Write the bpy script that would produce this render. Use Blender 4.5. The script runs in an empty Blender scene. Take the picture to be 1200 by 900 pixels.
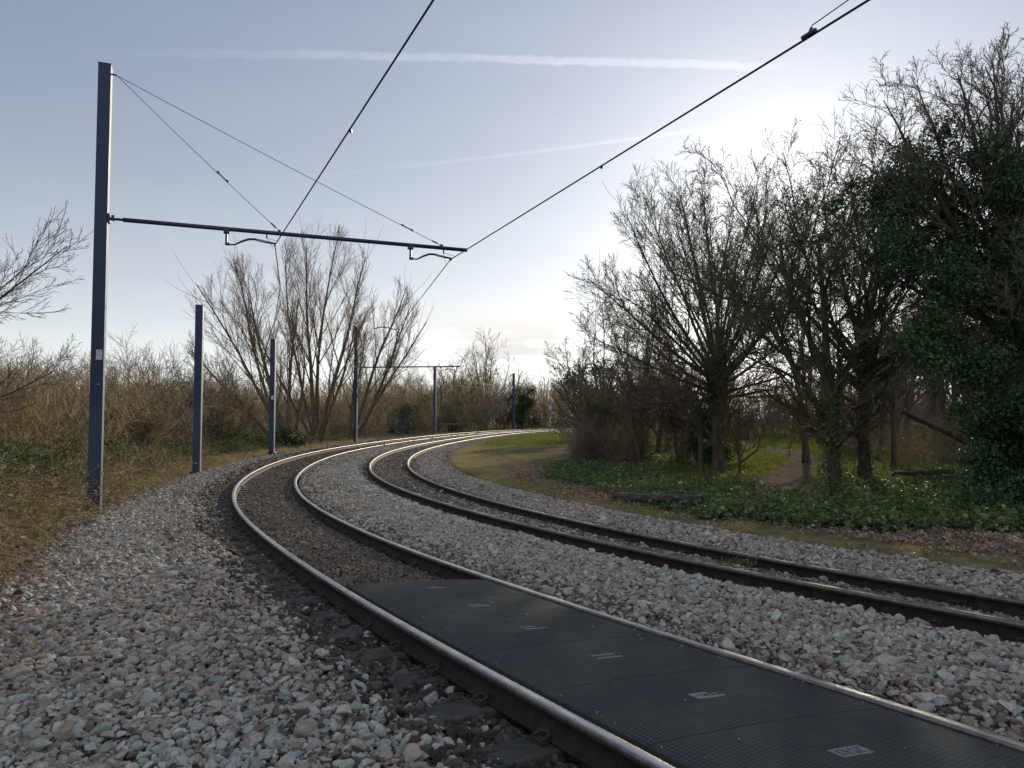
import bpy, bmesh, math, random
import numpy as np
from mathutils import Vector, Matrix, Euler

rng = np.random.default_rng(7)
random.seed(7)
SC = bpy.context.scene
COL = SC.collection
R_ = math.radians

# ------------------------------------------------------------------ object helpers
def tag(o, label=None, cat=None, group=None, kind=None):
    if label: o['label'] = label
    if cat: o['category'] = cat
    if group: o['group'] = group
    if kind: o['kind'] = kind
    return o

def empty(name, loc=(0, 0, 0), rz=0.0):
    o = bpy.data.objects.new(name, None)
    o.empty_display_size = 0.2
    o.location = loc
    o.rotation_euler = (0, 0, rz)
    COL.objects.link(o)
    return o

def mesh_data(name, V, F, mats=(), smooth=True, midx=None):
    """V (n,3); F: list of int arrays, each (m,3) or (m,4)."""
    me = bpy.data.meshes.new(name)
    V = np.asarray(V, np.float32).reshape(-1, 3)
    F = [np.asarray(f, np.int32) for f in F if len(f)]
    me.vertices.add(len(V))
    me.vertices.foreach_set('co', V.ravel())
    li = np.concatenate([f.ravel() for f in F])
    tot = np.concatenate([np.full(len(f), f.shape[1], np.int32) for f in F])
    st = np.concatenate([[0], np.cumsum(tot)[:-1]]).astype(np.int32)
    me.loops.add(len(li))
    me.loops.foreach_set('vertex_index', li)
    me.polygons.add(len(tot))
    me.polygons.foreach_set('loop_start', st)
    me.polygons.foreach_set('loop_total', tot)
    if midx is not None:
        me.polygons.foreach_set('material_index', np.asarray(midx, np.int32))
    for m in mats: me.materials.append(m)
    me.update(calc_edges=True)
    me.polygons.foreach_set('use_smooth', np.full(len(tot), bool(smooth)))
    return me

def link(name, me, parent=None, loc=None):
    o = bpy.data.objects.new(name, me)
    COL.objects.link(o)
    if loc is not None: o.location = loc
    if parent is not None: o.parent = parent
    return o

class MB:
    """collects geometry for ONE mesh object"""
    def __init__(s): s.V = []; s.F = []; s.M = []; s.n = 0
    def add(s, V, F, mi=0):
        V = np.asarray(V, float).reshape(-1, 3)
        for f in (F if isinstance(F, list) else [F]):
            f = np.asarray(f, int)
            if len(f):
                s.F.append(f + s.n); s.M.append(np.full(len(f), mi))
        s.V.append(V); s.n += len(V)
        return s
    def box(s, c, d, rz=0.0, bev=0.0, mi=0):
        x, y, z = [k / 2 for k in d]
        if bev <= 0:
            V = np.array([[a, b, e] for e in (-z, z) for (a, b) in ((-x, -y), (x, -y), (x, y), (-x, y))])
            F = [[0, 3, 2, 1], [4, 5, 6, 7], [0, 1, 5, 4], [1, 2, 6, 5], [2, 3, 7, 6], [3, 0, 4, 7]]
            F = [np.array(F)]
        else:
            bm = bmesh.new()
            bmesh.ops.create_cube(bm, size=1)
            bmesh.ops.scale(bm, vec=(2 * x, 2 * y, 2 * z), verts=bm.verts)
            bmesh.ops.bevel(bm, geom=list(bm.edges), offset=bev, segments=2, profile=.6, affect='EDGES')
            bm.verts.index_update()
            V = np.array([v.co[:] for v in bm.verts])
            q = [[v.index for v in f.verts] for f in bm.faces]
            F = [np.array([f for f in q if len(f) == k]) for k in set(map(len, q))]
            bm.free()
        ca, sa = math.cos(rz), math.sin(rz)
        V = np.stack([V[:, 0] * ca - V[:, 1] * sa, V[:, 0] * sa + V[:, 1] * ca, V[:, 2]], 1) + np.asarray(c)
        return s.add(V, F, mi)
    def tube(s, pts, r, k=8, caps=True, mi=0):
        P = np.asarray(pts, float)[None]
        r = np.broadcast_to(np.asarray(r, float), (P.shape[1],))[None]
        V, F = tubes(P, r, k)
        Fs = [F]
        if caps:
            n = P.shape[1]
            c0 = np.arange(k)[None, ::-1]; c1 = np.arange((n - 1) * k, n * k)[None]
            Fs += [c0, c1]
        return s.add(V, Fs, mi)
    def build(s, name, mats, parent=None, smooth=False, loc=None):
        if not isinstance(mats, (list, tuple)): mats = [mats]
        # group faces by size for mesh_data
        return link(name, mesh_data(name, np.concatenate(s.V), s.F, mats, smooth, np.concatenate(s.M)), parent, loc)

def norm(a): return a / np.maximum(np.linalg.norm(a, axis=-1, keepdims=True), 1e-9)

def tubes(P, R, k):
    """P (N,n,3) polylines, R (N,n) radii -> verts, quads"""
    N, n, _ = P.shape
    T = np.empty_like(P)
    T[:, 1:-1] = P[:, 2:] - P[:, :-2] if n > 2 else 0
    T[:, 0] = P[:, 1] - P[:, 0]; T[:, -1] = P[:, -1] - P[:, -2]
    T = norm(T)
    m = norm(P[:, -1] - P[:, 0])
    ref = np.where(np.abs(m[:, 2:3]) > .8, np.array([[1., .2, 0]]), np.array([[.1, .05, 1.]]))
    U = norm(np.cross(T, ref[:, None, :])); W = np.cross(T, U)
    a = np.arange(k) * 2 * math.pi / k
    V = P[:, :, None, :] + R[:, :, None, None] * (np.cos(a)[None, None, :, None] * U[:, :, None, :] + np.sin(a)[None, None, :, None] * W[:, :, None, :])
    V = V.reshape(-1, 3)
    b = (np.arange(N) * n * k)[:, None, None] + (np.arange(n - 1) * k)[None, :, None]
    j = np.arange(k)[None, None, :]; j2 = (j + 1) % k
    F = np.stack([b + j, b + j2, b + k + j2, b + k + j], -1).reshape(-1, 4)
    return V, F

# ------------------------------------------------------------------ material helpers
def new_mat(name):
    m = bpy.data.materials.new(name); m.use_nodes = True
    nt = m.node_tree; nt.nodes.clear()
    return m, nt

def N(nt, t, **kw):
    n = nt.nodes.new(t)
    for k, v in kw.items():
        if k.startswith('i_'):
            n.inputs[k[2:].replace('_', ' ')].default_value = v
        else: setattr(n, k, v)
    return n

def ramp(nt, fac, stops, interp='LINEAR'):
    n = nt.nodes.new('ShaderNodeValToRGB'); cr = n.color_ramp; cr.interpolation = interp
    while len(cr.elements) < len(stops): cr.elements.new(.5)
    for e, (p, c) in zip(cr.elements, stops):
        e.position = p; e.color = (*c, 1) if len(c) == 3 else c
    nt.links.new(fac, n.inputs[0])
    return n.outputs[0]

def mixc(nt, fac, a, b, mode='MIX'):
    n = nt.nodes.new('ShaderNodeMix'); n.data_type = 'RGBA'; n.blend_type = mode
    for i, v in ((0, fac), (6, a), (7, b)):
        if hasattr(v, 'is_linked') or hasattr(v, 'node'): nt.links.new(v, n.inputs[i])
        else: n.inputs[i].default_value = v if i == 0 else ((*v, 1) if len(v) == 3 else v)
    return n.outputs[2]

def mathn(nt, op, a, b=None, c=None, clamp=False):
    n = nt.nodes.new('ShaderNodeMath'); n.operation = op; n.use_clamp = clamp
    for i, v in enumerate((a, b, c)):
        if v is None: continue
        if hasattr(v, 'node'): nt.links.new(v, n.inputs[i])
        else: n.inputs[i].default_value = v
    return n.outputs[0]

def pos(nt, scale=1.0):
    g = nt.nodes.new('ShaderNodeNewGeometry')
    return g.outputs['Position']

def noise(nt, scale, detail=3, rough=.55, vec=None, out=0):
    n = nt.nodes.new('ShaderNodeTexNoise')
    n.inputs['Scale'].default_value = scale; n.inputs['Detail'].default_value = detail; n.inputs['Roughness'].default_value = rough
    if vec is not None: nt.links.new(vec, n.inputs['Vector'])
    return n.outputs[out]

def principled(nt, col, rough=.8, metal=0.0, spec=.5, normal=None):
    b = nt.nodes.new('ShaderNodeBsdfPrincipled'); o = nt.nodes.new('ShaderNodeOutputMaterial')
    for nm, v in (('Base Color', col), ('Roughness', rough), ('Metallic', metal), ('Specular IOR Level', spec)):
        if hasattr(v, 'node'): nt.links.new(v, b.inputs[nm])
        else: b.inputs[nm].default_value = (*v, 1) if nm == 'Base Color' else v
    if normal is not None: nt.links.new(normal, b.inputs['Normal'])
    nt.links.new(b.outputs[0], o.inputs[0])
    return b

def bump(nt, h, strength=.5, dist=.02):
    n = nt.nodes.new('ShaderNodeBump'); n.inputs['Strength'].default_value = strength; n.inputs['Distance'].default_value = dist
    nt.links.new(h, n.inputs['Height'])
    return n.outputs[0]

def objrand(nt): return nt.nodes.new('ShaderNodeObjectInfo').outputs['Random']

def mat_bark(name, dark, light, moss=None, scale=9.0):
    m, nt = new_mat(name)
    tc = nt.nodes.new('ShaderNodeTexCoord')
    mp = nt.nodes.new('ShaderNodeMapping'); mp.inputs['Scale'].default_value = (1, 1, .25)
    nt.links.new(tc.outputs['Object'], mp.inputs[0])
    f = noise(nt, scale, 5, .65, mp.outputs[0])
    c = ramp(nt, f, [(.35, dark), (.68, light)])
    if moss:
        f2 = noise(nt, 1.3, 4, .6, tc.outputs['Object'])
        c = mixc(nt, ramp(nt, f2, [(.5, (0, 0, 0)), (.66, (1, 1, 1))]), c, moss)
    principled(nt, c, .9, spec=.2, normal=bump(nt, noise(nt, scale * 3, 4, .7, mp.outputs[0]), .8, .03))
    return m

def mat_twig(name, a, b):
    m, nt = new_mat(name)
    tc = nt.nodes.new('ShaderNodeTexCoord')
    f = noise(nt, 2.2, 3, .6, tc.outputs['Object'])
    principled(nt, ramp(nt, f, [(.35, a), (.65, b)]), .75, spec=.3)
    return m

def mat_leaf(name, stops, rough=.45, trans=.35, spec=.4, nscale=3.0):
    """thin leaves: colour varies leaf to leaf, some light passes through"""
    m, nt = new_mat(name)
    g = nt.nodes.new('ShaderNodeNewGeometry')
    f = mathn(nt, 'ADD', mathn(nt, 'MULTIPLY', g.outputs['Random Per Island'], .6), mathn(nt, 'MULTIPLY', noise(nt, nscale, 3, .6, g.outputs['Position']), .5))
    c = ramp(nt, f, stops)
    b = nt.nodes.new('ShaderNodeBsdfPrincipled'); o = nt.nodes.new('ShaderNodeOutputMaterial')
    nt.links.new(c, b.inputs['Base Color']); b.inputs['Roughness'].default_value = rough; b.inputs['Specular IOR Level'].default_value = spec
    t = nt.nodes.new('ShaderNodeBsdfTranslucent'); nt.links.new(mixc(nt, .5, c, (1, 1, .4), 'MULTIPLY'), t.inputs[0])
    mx = nt.nodes.new('ShaderNodeMixShader'); mx.inputs[0].default_value = trans
    nt.links.new(b.outputs[0], mx.inputs[1]); nt.links.new(t.outputs[0], mx.inputs[2]); nt.links.new(mx.outputs[0], o.inputs[0])
    return m

# ------------------------------------------------------------------ scatter (only for what nobody could count)
def scatter(name, P, rot, scl, variants, label, cat):
    n = len(P)
    me = bpy.data.meshes.new(name)
    me.vertices.add(n); me.vertices.foreach_set('co', np.asarray(P, np.float32).ravel())
    for nm, v in (('rot', rot), ('scl', scl)):
        a = me.attributes.new(nm, 'FLOAT_VECTOR', 'POINT'); a.data.foreach_set('vector', np.asarray(v, np.float32).ravel())
    a = me.attributes.new('idx', 'INT', 'POINT'); a.data.foreach_set('value', rng.integers(0, len(variants), n).astype(np.int32))
    cl = bpy.data.collections.new(name + '_kinds')
    for v in variants:
        cl.objects.link(bpy.data.objects.new(name + '_kind', v))
    o = link(name, me)
    ng = bpy.data.node_groups.new(name, 'GeometryNodeTree')
    ng.interface.new_socket('Geometry', in_out='INPUT', socket_type='NodeSocketGeometry')
    ng.interface.new_socket('Geometry', in_out='OUTPUT', socket_type='NodeSocketGeometry')
    i = ng.nodes.new('NodeGroupInput'); u = ng.nodes.new('NodeGroupOutput')
    ip = ng.nodes.new('GeometryNodeInstanceOnPoints'); ci = ng.nodes.new('GeometryNodeCollectionInfo')
    ci.inputs['Collection'].default_value = cl; ci.inputs['Separate Children'].default_value = True; ci.inputs['Reset Children'].default_value = True
    ip.inputs['Pick Instance'].default_value = True
    def attr(nm, dt):
        a = ng.nodes.new('GeometryNodeInputNamedAttribute'); a.data_type = dt; a.inputs['Name'].default_value = nm
        return a.outputs['Attribute']
    e = ng.nodes.new('FunctionNodeEulerToRotation'); ng.links.new(attr('rot', 'FLOAT_VECTOR'), e.inputs[0])
    ng.links.new(i.outputs[0], ip.inputs['Points']); ng.links.new(ci.outputs[0], ip.inputs['Instance'])
    ng.links.new(attr('idx', 'INT'), ip.inputs['Instance Index']); ng.links.new(e.outputs[0], ip.inputs['Rotation'])
    ng.links.new(attr('scl', 'FLOAT_VECTOR'), ip.inputs['Scale']); ng.links.new(ip.outputs[0], u.inputs[0])
    md = o.modifiers.new('scatter', 'NODES'); md.node_group = ng
    tag(o, label, cat, kind='stuff')
    return o

# ------------------------------------------------------------------ camera geometry (used to measure positions off the photograph)
EYE = 1.503; FPX = 870.0; PITCH = math.atan((489.95 - 450) / FPX)
_c, _s = math.cos(PITCH), math.sin(PITCH)
def ray(px, py):
    v = -(py - 450) / FPX
    return np.array([(px - 600) / FPX, _c - _s * v, _s + _c * v])
def at_depth(px, py, Y):
    r = ray(px, py); return np.array([r[0] / r[1] * Y, Y, EYE + r[2] / r[1] * Y])
def at_z(px, py, z):
    r = ray(px, py); t = (z - EYE) / r[2]; return np.array([r[0] * t, r[1] * t, z])

# ------------------------------------------------------------------ track alignment: x, y, rail-top z, cant, spacing of the second track, its z offset, its cant
TR = np.array([(1.750,3.068,-0.000,-0.024,3.756,-0.036,0.152),(0.683,4.760,-0.053,-0.004,3.773,-0.046,0.152),(-0.357,6.468,-0.106,0.016,3.790,-0.056,0.152),(-1.363,8.196,-0.141,0.041,3.814,-0.055,0.146),(-2.328,9.948,-0.177,0.066,3.837,-0.054,0.139),(-3.246,11.725,-0.202,0.068,3.861,-0.049,0.133),(-4.108,13.529,-0.228,0.071,3.885,-0.044,0.127),(-4.908,15.362,-0.252,0.068,3.901,-0.039,0.123),(-5.642,17.223,-0.276,0.065,3.918,-0.034,0.120),(-6.306,19.109,-0.294,0.064,3.919,-0.031,0.113),(-6.905,21.017,-0.312,0.063,3.921,-0.028,0.107),(-7.440,22.944,-0.323,0.063,3.908,-0.028,0.099),(-7.914,24.887,-0.335,0.063,3.896,-0.028,0.092),(-8.330,26.843,-0.339,0.064,3.886,-0.028,0.085),(-8.690,28.810,-0.335,0.064,3.878,-0.027,0.079),(-8.996,30.787,-0.331,0.064,3.869,-0.026,0.072),(-9.248,32.770,-0.324,0.064,3.873,-0.027,0.071),(-9.450,34.760,-0.318,0.064,3.877,-0.027,0.069),(-9.602,36.754,-0.312,0.064,3.880,-0.027,0.068),(-9.708,38.751,-0.306,0.064,3.884,-0.027,0.066),(-9.769,40.750,-0.300,0.064,3.887,-0.027,0.064),(-9.788,42.750,-0.294,0.063,3.895,-0.028,0.064),(-9.767,44.750,-0.289,0.063,3.903,-0.029,0.064),(-9.709,46.749,-0.283,0.063,3.910,-0.030,0.064),(-9.617,48.747,-0.277,0.062,3.918,-0.031,0.063),(-9.494,50.743,-0.271,0.062,3.925,-0.032,0.063),(-9.342,52.738,-0.263,0.061,3.932,-0.033,0.063),(-9.163,54.729,-0.254,0.061,3.940,-0.033,0.063),(-8.956,56.719,-0.246,0.060,3.947,-0.033,0.062),(-8.722,58.705,-0.237,0.059,3.954,-0.034,0.062),(-8.462,60.688,-0.228,0.059,3.961,-0.034,0.062),(-8.177,62.668,-0.216,0.058,3.966,-0.033,0.061),(-7.865,64.643,-0.203,0.057,3.970,-0.031,0.061),(-7.524,66.614,-0.190,0.056,3.975,-0.030,0.060),(-7.153,68.579,-0.178,0.056,3.979,-0.028,0.060),(-6.752,70.538,-0.165,0.055,3.984,-0.026,0.059),(-6.317,72.490,-0.149,0.055,3.985,-0.024,0.058),(-5.848,74.435,-0.133,0.054,3.987,-0.021,0.057),(-5.344,76.370,-0.116,0.054,3.989,-0.019,0.056),(-4.804,78.296,-0.100,0.053,3.991,-0.016,0.056),(-4.225,80.210,-0.084,0.053,3.993,-0.014,0.055),(-3.608,82.112,-0.069,0.052,3.993,-0.012,0.054),(-2.950,84.001,-0.053,0.052,3.993,-0.010,0.054),(-2.252,85.875,-0.037,0.052,3.993,-0.008,0.053),(-1.512,87.733,-0.022,0.052,3.994,-0.006,0.053),(-0.730,89.574,-0.006,0.052,3.994,-0.005,0.052),(0.095,91.396,0.007,0.052,3.993,-0.004,0.052),(0.963,93.198,0.021,0.051,3.992,-0.003,0.051),(1.874,94.978,0.034,0.051,3.991,-0.002,0.051),(2.829,96.735,0.048,0.051,3.990,-0.001,0.051),(3.827,98.468,0.061,0.051,3.990,0.000,0.050),(4.870,100.175,0.072,0.051,3.988,0.001,0.050),(5.956,101.854,0.082,0.051,3.987,0.001,0.050),(7.085,103.504,0.093,0.051,3.986,0.001,0.050),(8.258,105.124,0.103,0.051,3.984,0.002,0.050),(9.474,106.712,0.114,0.051,3.983,0.002,0.050),(10.733,108.266,0.121,0.051,3.982,0.002,0.050),(12.033,109.786,0.129,0.051,3.980,0.003,0.049),(13.375,111.269,0.136,0.051,3.979,0.003,0.049),(14.757,112.714,0.144,0.051,3.977,0.003,0.049),(16.180,114.120,0.151,0.051,3.976,0.003,0.049),])
_d = TR[1, :2] - TR[0, :2]; _d = _d / np.linalg.norm(_d)
_pre = [np.concatenate([TR[0, :2] - _d * k, [TR[0, 2], TR[0, 3], TR[0, 4], TR[0, 5], TR[0, 6]]]) for k in (10, 8, 6, 4, 2)]
_e = TR[-1, :2] - TR[-2, :2]; _e = _e / np.linalg.norm(_e)
_post = [np.concatenate([TR[-1, :2] + _e * k, TR[-1, 2:]]) for k in (4, 8, 14, 22, 30, 40)]
TR = np.concatenate([_pre, TR, _post])
S0 = np.concatenate([[0], np.cumsum(np.linalg.norm(np.diff(TR[:, :2], axis=0), axis=1))]) - 10.0
SF = np.arange(-10, S0[-1], .25)
# smooth resample
TF = np.stack([np.interp(SF, S0, TR[:, k]) for k in range(7)], 1)
for _ in range(3):
    pad = np.pad(TF, ((4, 4), (0, 0)), mode='reflect', reflect_type='odd')
    TF = sum(pad[i:i + len(TF)] for i in range(9)) / 9
TN = np.gradient(TF[:, :2], axis=0); TN = TN / np.linalg.norm(TN, axis=1)[:, None]
TN = np.stack([TN[:, 1], -TN[:, 0]], 1)     # right-hand normal

def tk(s):
    v = [np.interp(s, SF, TF[:, k]) for k in range(7)] + [np.interp(s, SF, TN[:, 0]), np.interp(s, SF, TN[:, 1])]
    return np.stack([np.asarray(q, float) for q in v], -1)

def track_pt(s, o, which=0, dz=0.0):
    """point at chainage s and lateral offset o from the centre of track 0 / 1 in the plane of its rail tops"""
    q = tk(s); o = np.asarray(o, float)
    base = q[..., 4] * which
    z = q[..., 2] + q[..., 5] * which
    cant = q[..., 3] if which == 0 else q[..., 6]
    z = z - cant * np.clip(o, -1.3, 1.3) / 1.505 + dz
    return np.stack([q[..., 0] + q[..., 7] * (o + base), q[..., 1] + q[..., 8] * (o + base), z], -1)

def to_track(x, y):
    """chainage and lateral offset of plan points"""
    x = np.asarray(x, float).ravel(); y = np.asarray(y, float).ravel()
    s = np.empty(len(x)); o = np.empty(len(x))
    C = TF[::2, :2]
    for a in range(0, len(x), 4000):
        dx = x[a:a + 4000, None] - C[None, :, 0]; dy = y[a:a + 4000, None] - C[None, :, 1]
        j = (dx * dx + dy * dy).argmin(1) * 2
        nx, ny = TN[j, 0], TN[j, 1]
        ex = x[a:a + 4000] - TF[j, 0]; ey = y[a:a + 4000] - TF[j, 1]
        o[a:a + 4000] = np.where(ex * nx + ey * ny >= 0, 1, -1) * np.hypot(ex, ey)
        s[a:a + 4000] = SF[j] + np.clip(ex * -ny + ey * nx, -2, 2)
    return s, o

# ballast cross-section, relative to the rail tops of the nearer track
P1 = np.array([(-5.2, -.45), (-4.4, -.2), (-3.8, -.1), (-3.0, -.04), (-2.3, -.01), (-1.75, -.01), (-1.5, -.05), (-1.3, -.13), (-1.12, -.185), (-1.0, -.195), (-.84, -.2), (-.68, -.18), (-.3, -.15), (0, -.14), (.3, -.15), (.66, -.18), (.80, -.15), (.90, -.05), (1.1, -.03), (1.6, -.01), (2.0, -.005)])
P2 = np.array([(-2.0, -.005), (-1.45, -.01), (-1.2, -.06), (-1.0, -.15), (-.85, -.18), (-.66, -.17), (0, -.135), (.66, -.16), (.82, -.17), (.95, -.10), (1.3, -.07), (2.0, -.06), (2.6, -.10), (3.4, -.2), (4.2, -.45)])
def bed_z(s, o):
    q = tk(s)
    mid = np.minimum(1.95, q[..., 4] / 2)
    o2 = o - q[..., 4]
    z1 = q[..., 2] + np.interp(o, P1[:, 0], P1[:, 1]) - q[..., 3] * np.clip(o, -1.3, .8) / 1.505 * np.clip(1 - (np.abs(o) - 1.3) / 1., 0, 1)
    z2 = q[..., 2] + q[..., 5] + np.interp(o2, P2[:, 0], P2[:, 1]) - q[..., 6] * np.clip(o2, -1.0, 1.0) / 1.505 * np.clip(1 - (np.abs(o2) - 1.0) / .9, 0, 1)
    w = np.clip((o - (mid - .35)) / .7, 0, 1)
    return z1 * (1 - w) + z2 * w
def left_edge(s): return -np.interp(s, [-10, 0, 6, 11, 20, 30, 50, 70, 140], [4.4, 4.3, 4.1, 3.7, 3.1, 2.9, 2.7, 2.5, 2.4])
def right_edge(s): return np.interp(s, [-10, 0, 4, 8, 14, 20, 30, 45, 70, 140], [2.3, 2.3, 2.35, 2.45, 2.65, 2.75, 2.75, 2.5, 2.2, 2.2])   # beyond track 1's centre

def fbm(x, y, f, seed=0):
    """cheap smooth value noise in plan, -1..1"""
    r = np.zeros_like(x)
    g = np.random.default_rng(seed)
    for k in range(4):
        a, b, c = g.uniform(0, 6.28, 3)
        th = g.uniform(0, 6.28)
        r = r + np.sin(f * (x * np.cos(th) + y * np.sin(th)) + a + 1.7 * np.sin(f * .6 * (x * np.sin(th + b) - y * np.cos(th + b)) + c)) / 4
        f *= 1.7
    return r

def ground_z(x, y):
    sh = np.shape(x); x = np.ravel(np.asarray(x, float)); y = np.ravel(np.asarray(y, float))
    s, o = to_track(x, y)
    q = tk(np.clip(s, SF[0], SF[-1]))
    zt = q[:, 2]
    far = np.hypot(x, y)
    # left: low bank under the brambles near the camera, dying away along the line
    L = -o - 3.6
    hb = np.interp(s, [-10, 0, 12, 22, 32, 45], [.75, .75, .6, .3, .1, 0.0])
    zl = -.16 - .06 * np.clip(L, 0, 2) + hb * np.clip((L - .4) / 2.6, 0, 1) ** 1.2
    # right: level verge
    u = o - q[:, 4] - right_edge(s)
    zr = -.15 + .12 * np.clip((u - 1.0) / 6, 0, 1)
    z = zt + np.where(o < 0, zl, zr)
    z = z + .04 * fbm(x, y, .9, 3) * np.clip(np.where(o < 0, L, u) / 1.0, 0, 1)
    # under the ballast
    inb = (o > left_edge(s) + .25) & (o < q[:, 4] + right_edge(s) - .25)
    z = np.where(inb, zt - .55, z)
    z = np.where(far > 220, np.minimum(z, .1), z)
    return z.reshape(sh)
VEIL_MIX = .62; VEIL_TINT = (.95, .97, 1.06); AUR = (3.2, 4.0, 10.0); VEIL_ADD = (1.1, 1.15, 1.35, 1); VEIL_STREAK = (.5, .5, .55); TRAIL = 1.6
CLOUD_BODY = (5.6, 5.8, 6.4, 1); CLOUD_RIM = (1.2, .95, .75); SKY_STRENGTH = .09; EXPOSURE = 0.0; PANEL_S0 = 4.9
VEIL_MIX = .75; VEIL_TINT = (.25, .245, .225, 1); AUR = (1.45, .9, 1.6); VEIL_ADD = (1.05, 1.42, 2.35, 1); TRAIL = 1.1; EXPOSURE = 0.66; HORIZON = (4.9, 4.8, 3.7); REAR_FILL = (6.0, 5.8, 5.3)
CLOUD_BODY = (5.5, 5.4, 5.3, 1); CLOUD_RIM = (1.0, .8, .5)
SEED1 = 5
# ================================================================== camera, sun, sky
cam_d = bpy.data.cameras.new('camera'); cam = bpy.data.objects.new('camera', cam_d); COL.objects.link(cam)
cam.location = (0, 0, EYE); cam.rotation_euler = (math.pi / 2 + PITCH, 0, 0)
cam_d.sensor_width = 36; cam_d.lens = 36 * FPX / 1200; cam_d.clip_start = .05; cam_d.clip_end = 6000
SC.camera = cam

SUN_AZ, SUN_EL = R_(20.5), R_(15.9)
SD = Vector((math.sin(SUN_AZ) * math.cos(SUN_EL), math.cos(SUN_AZ) * math.cos(SUN_EL), math.sin(SUN_EL)))
sl = bpy.data.lights.new('sun', 'SUN'); sl.energy = 3.8; sl.angle = R_(.9); sl.color = (1, .87, .66)
so = bpy.data.objects.new('sun', sl); COL.objects.link(so)
so.rotation_euler = (-SD).to_track_quat('-Z', 'Y').to_euler()

W = bpy.data.worlds.new('World'); SC.world = W; W.use_nodes = True
nt = W.node_tree; nt.nodes.clear()
sky = nt.nodes.new('ShaderNodeTexSky'); sky.sky_type = 'NISHITA'; sky.sun_disc = False
sky.sun_elevation = SUN_EL; sky.sun_rotation = SUN_AZ; sky.altitude = 50; sky.air_density = 1.0; sky.dust_density = .7; sky.ozone_density = 1.5
tc = nt.nodes.new('ShaderNodeTexCoord'); DIR = tc.outputs['Generated']
def vdot(v):
    n = nt.nodes.new('ShaderNodeVectorMath'); n.operation = 'DOT_PRODUCT'
    nt.links.new(DIR, n.inputs[0]); n.inputs[1].default_value = v
    return n.outputs['Value']
def smooth(x, a, b, lo=0.0, hi=1.0):
    n = nt.nodes.new('ShaderNodeMapRange'); n.interpolation_type = 'SMOOTHSTEP'
    nt.links.new(x, n.inputs[0])
    for i, v in enumerate((a, b, lo, hi)): n.inputs[i + 1].default_value = v
    return n.outputs[0]
mu = vdot(SD)
bw = nt.nodes.new('ShaderNodeRGBToBW'); nt.links.new(sky.outputs[0], bw.inputs[0])
grey = mixc(nt, 1.0, bw.outputs[0], (.97, 1.0, 1.07), 'MULTIPLY')
col = mixc(nt, VEIL_MIX, sky.outputs[0], grey)
col = mixc(nt, 1.0, col, VEIL_TINT, 'MULTIPLY')  # VEIL_TINT also thins the clear-sky part behind the cloud veil
# thin high cloud: an even veil, and the aureole it makes round the sun
mup = mathn(nt, 'MAXIMUM', mu, 0.0)
aur = mathn(nt, 'ADD', mathn(nt, 'MULTIPLY', mathn(nt, 'POWER', mup, 5.0), AUR[0]), mathn(nt, 'MULTIPLY', mathn(nt, 'POWER', mup, 60.0), AUR[1]))
aur = mathn(nt, 'ADD', aur, mathn(nt, 'MULTIPLY', mathn(nt, 'POWER', mup, 700.0), AUR[2]))
def addc(a, b): return mixc(nt, 1.0, a, b, 'ADD')
def scalec(f, c):
    n = nt.nodes.new('ShaderNodeVectorMath'); n.operation = 'SCALE'; n.inputs[0].default_value = c
    nt.links.new(f, n.inputs['Scale']); return n.outputs[0]
col = addc(col, scalec(aur, (1, .97, .90)))
col = addc(col, VEIL_ADD)
sz_ = nt.nodes.new('ShaderNodeSeparateXYZ'); nt.links.new(DIR, sz_.inputs[0])
hor = mathn(nt, 'POWER', mathn(nt, 'SUBTRACT', 1.0, mathn(nt, 'ABSOLUTE', sz_.outputs[2])), 5.0)   # haze low in the sky
col = addc(col, scalec(hor, HORIZON))
# unseen broken cloud, added away from the sun as fill light on the foreground
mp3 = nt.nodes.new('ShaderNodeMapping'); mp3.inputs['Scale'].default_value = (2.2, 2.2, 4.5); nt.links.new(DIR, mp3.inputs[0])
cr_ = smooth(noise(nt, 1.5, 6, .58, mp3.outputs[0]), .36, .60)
rear_fill = mathn(nt, 'MULTIPLY', mathn(nt, 'MULTIPLY', smooth(mu, .35, -.35), smooth(sz_.outputs[2], -.02, .12)), cr_)
col = addc(col, scalec(rear_fill, REAR_FILL))
# faint streaks in the veil
mp = nt.nodes.new('ShaderNodeMapping'); mp.inputs['Scale'].default_value = (1.2, 1.2, 7); nt.links.new(DIR, mp.inputs[0])
st = noise(nt, 1.6, 5, .6, mp.outputs[0])
# the two vapour trails
def trail(p1, p2, p3, width, amt, nz, wav):
    a = Vector(ray(*p1)).normalized(); b = Vector(ray(*p3)).normalized(); n_ = a.cross(b).normalized()
    d = vdot(n_)
    e1 = (b - a * a.dot(b)).normalized()
    ang = mathn(nt, 'ARCTAN2', vdot(e1), vdot(a))
    full = math.acos(max(-1, min(1, a.dot(b))))
    m_ = Vector(ray(*p2)).normalized(); sag = m_.dot(n_)
    t = mathn(nt, 'DIVIDE', ang, full)
    par = mathn(nt, 'MULTIPLY', mathn(nt, 'MULTIPLY', t, mathn(nt, 'SUBTRACT', 1.0, t)), 4 * sag)
    wn = noise(nt, 26, 4, .7, DIR)
    dd = mathn(nt, 'ADD', mathn(nt, 'SUBTRACT', d, par), mathn(nt, 'MULTIPLY', mathn(nt, 'SUBTRACT', wn, .5), wav))
    core = smooth(mathn(nt, 'ABSOLUTE', dd), width, width * .4)
    ends = mathn(nt, 'MULTIPLY', smooth(t, -.05, nz[0]), smooth(t, 1.05, nz[1]))
    brk = smooth(noise(nt, 34, 5, .75, DIR), .25, .62)
    f = mathn(nt, 'MULTIPLY', mathn(nt, 'MULTIPLY', core, ends), mathn(nt, 'ADD', .45, mathn(nt, 'MULTIPLY', brk, .55)))
    return mathn(nt, 'MULTIPLY', f, amt)
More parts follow.
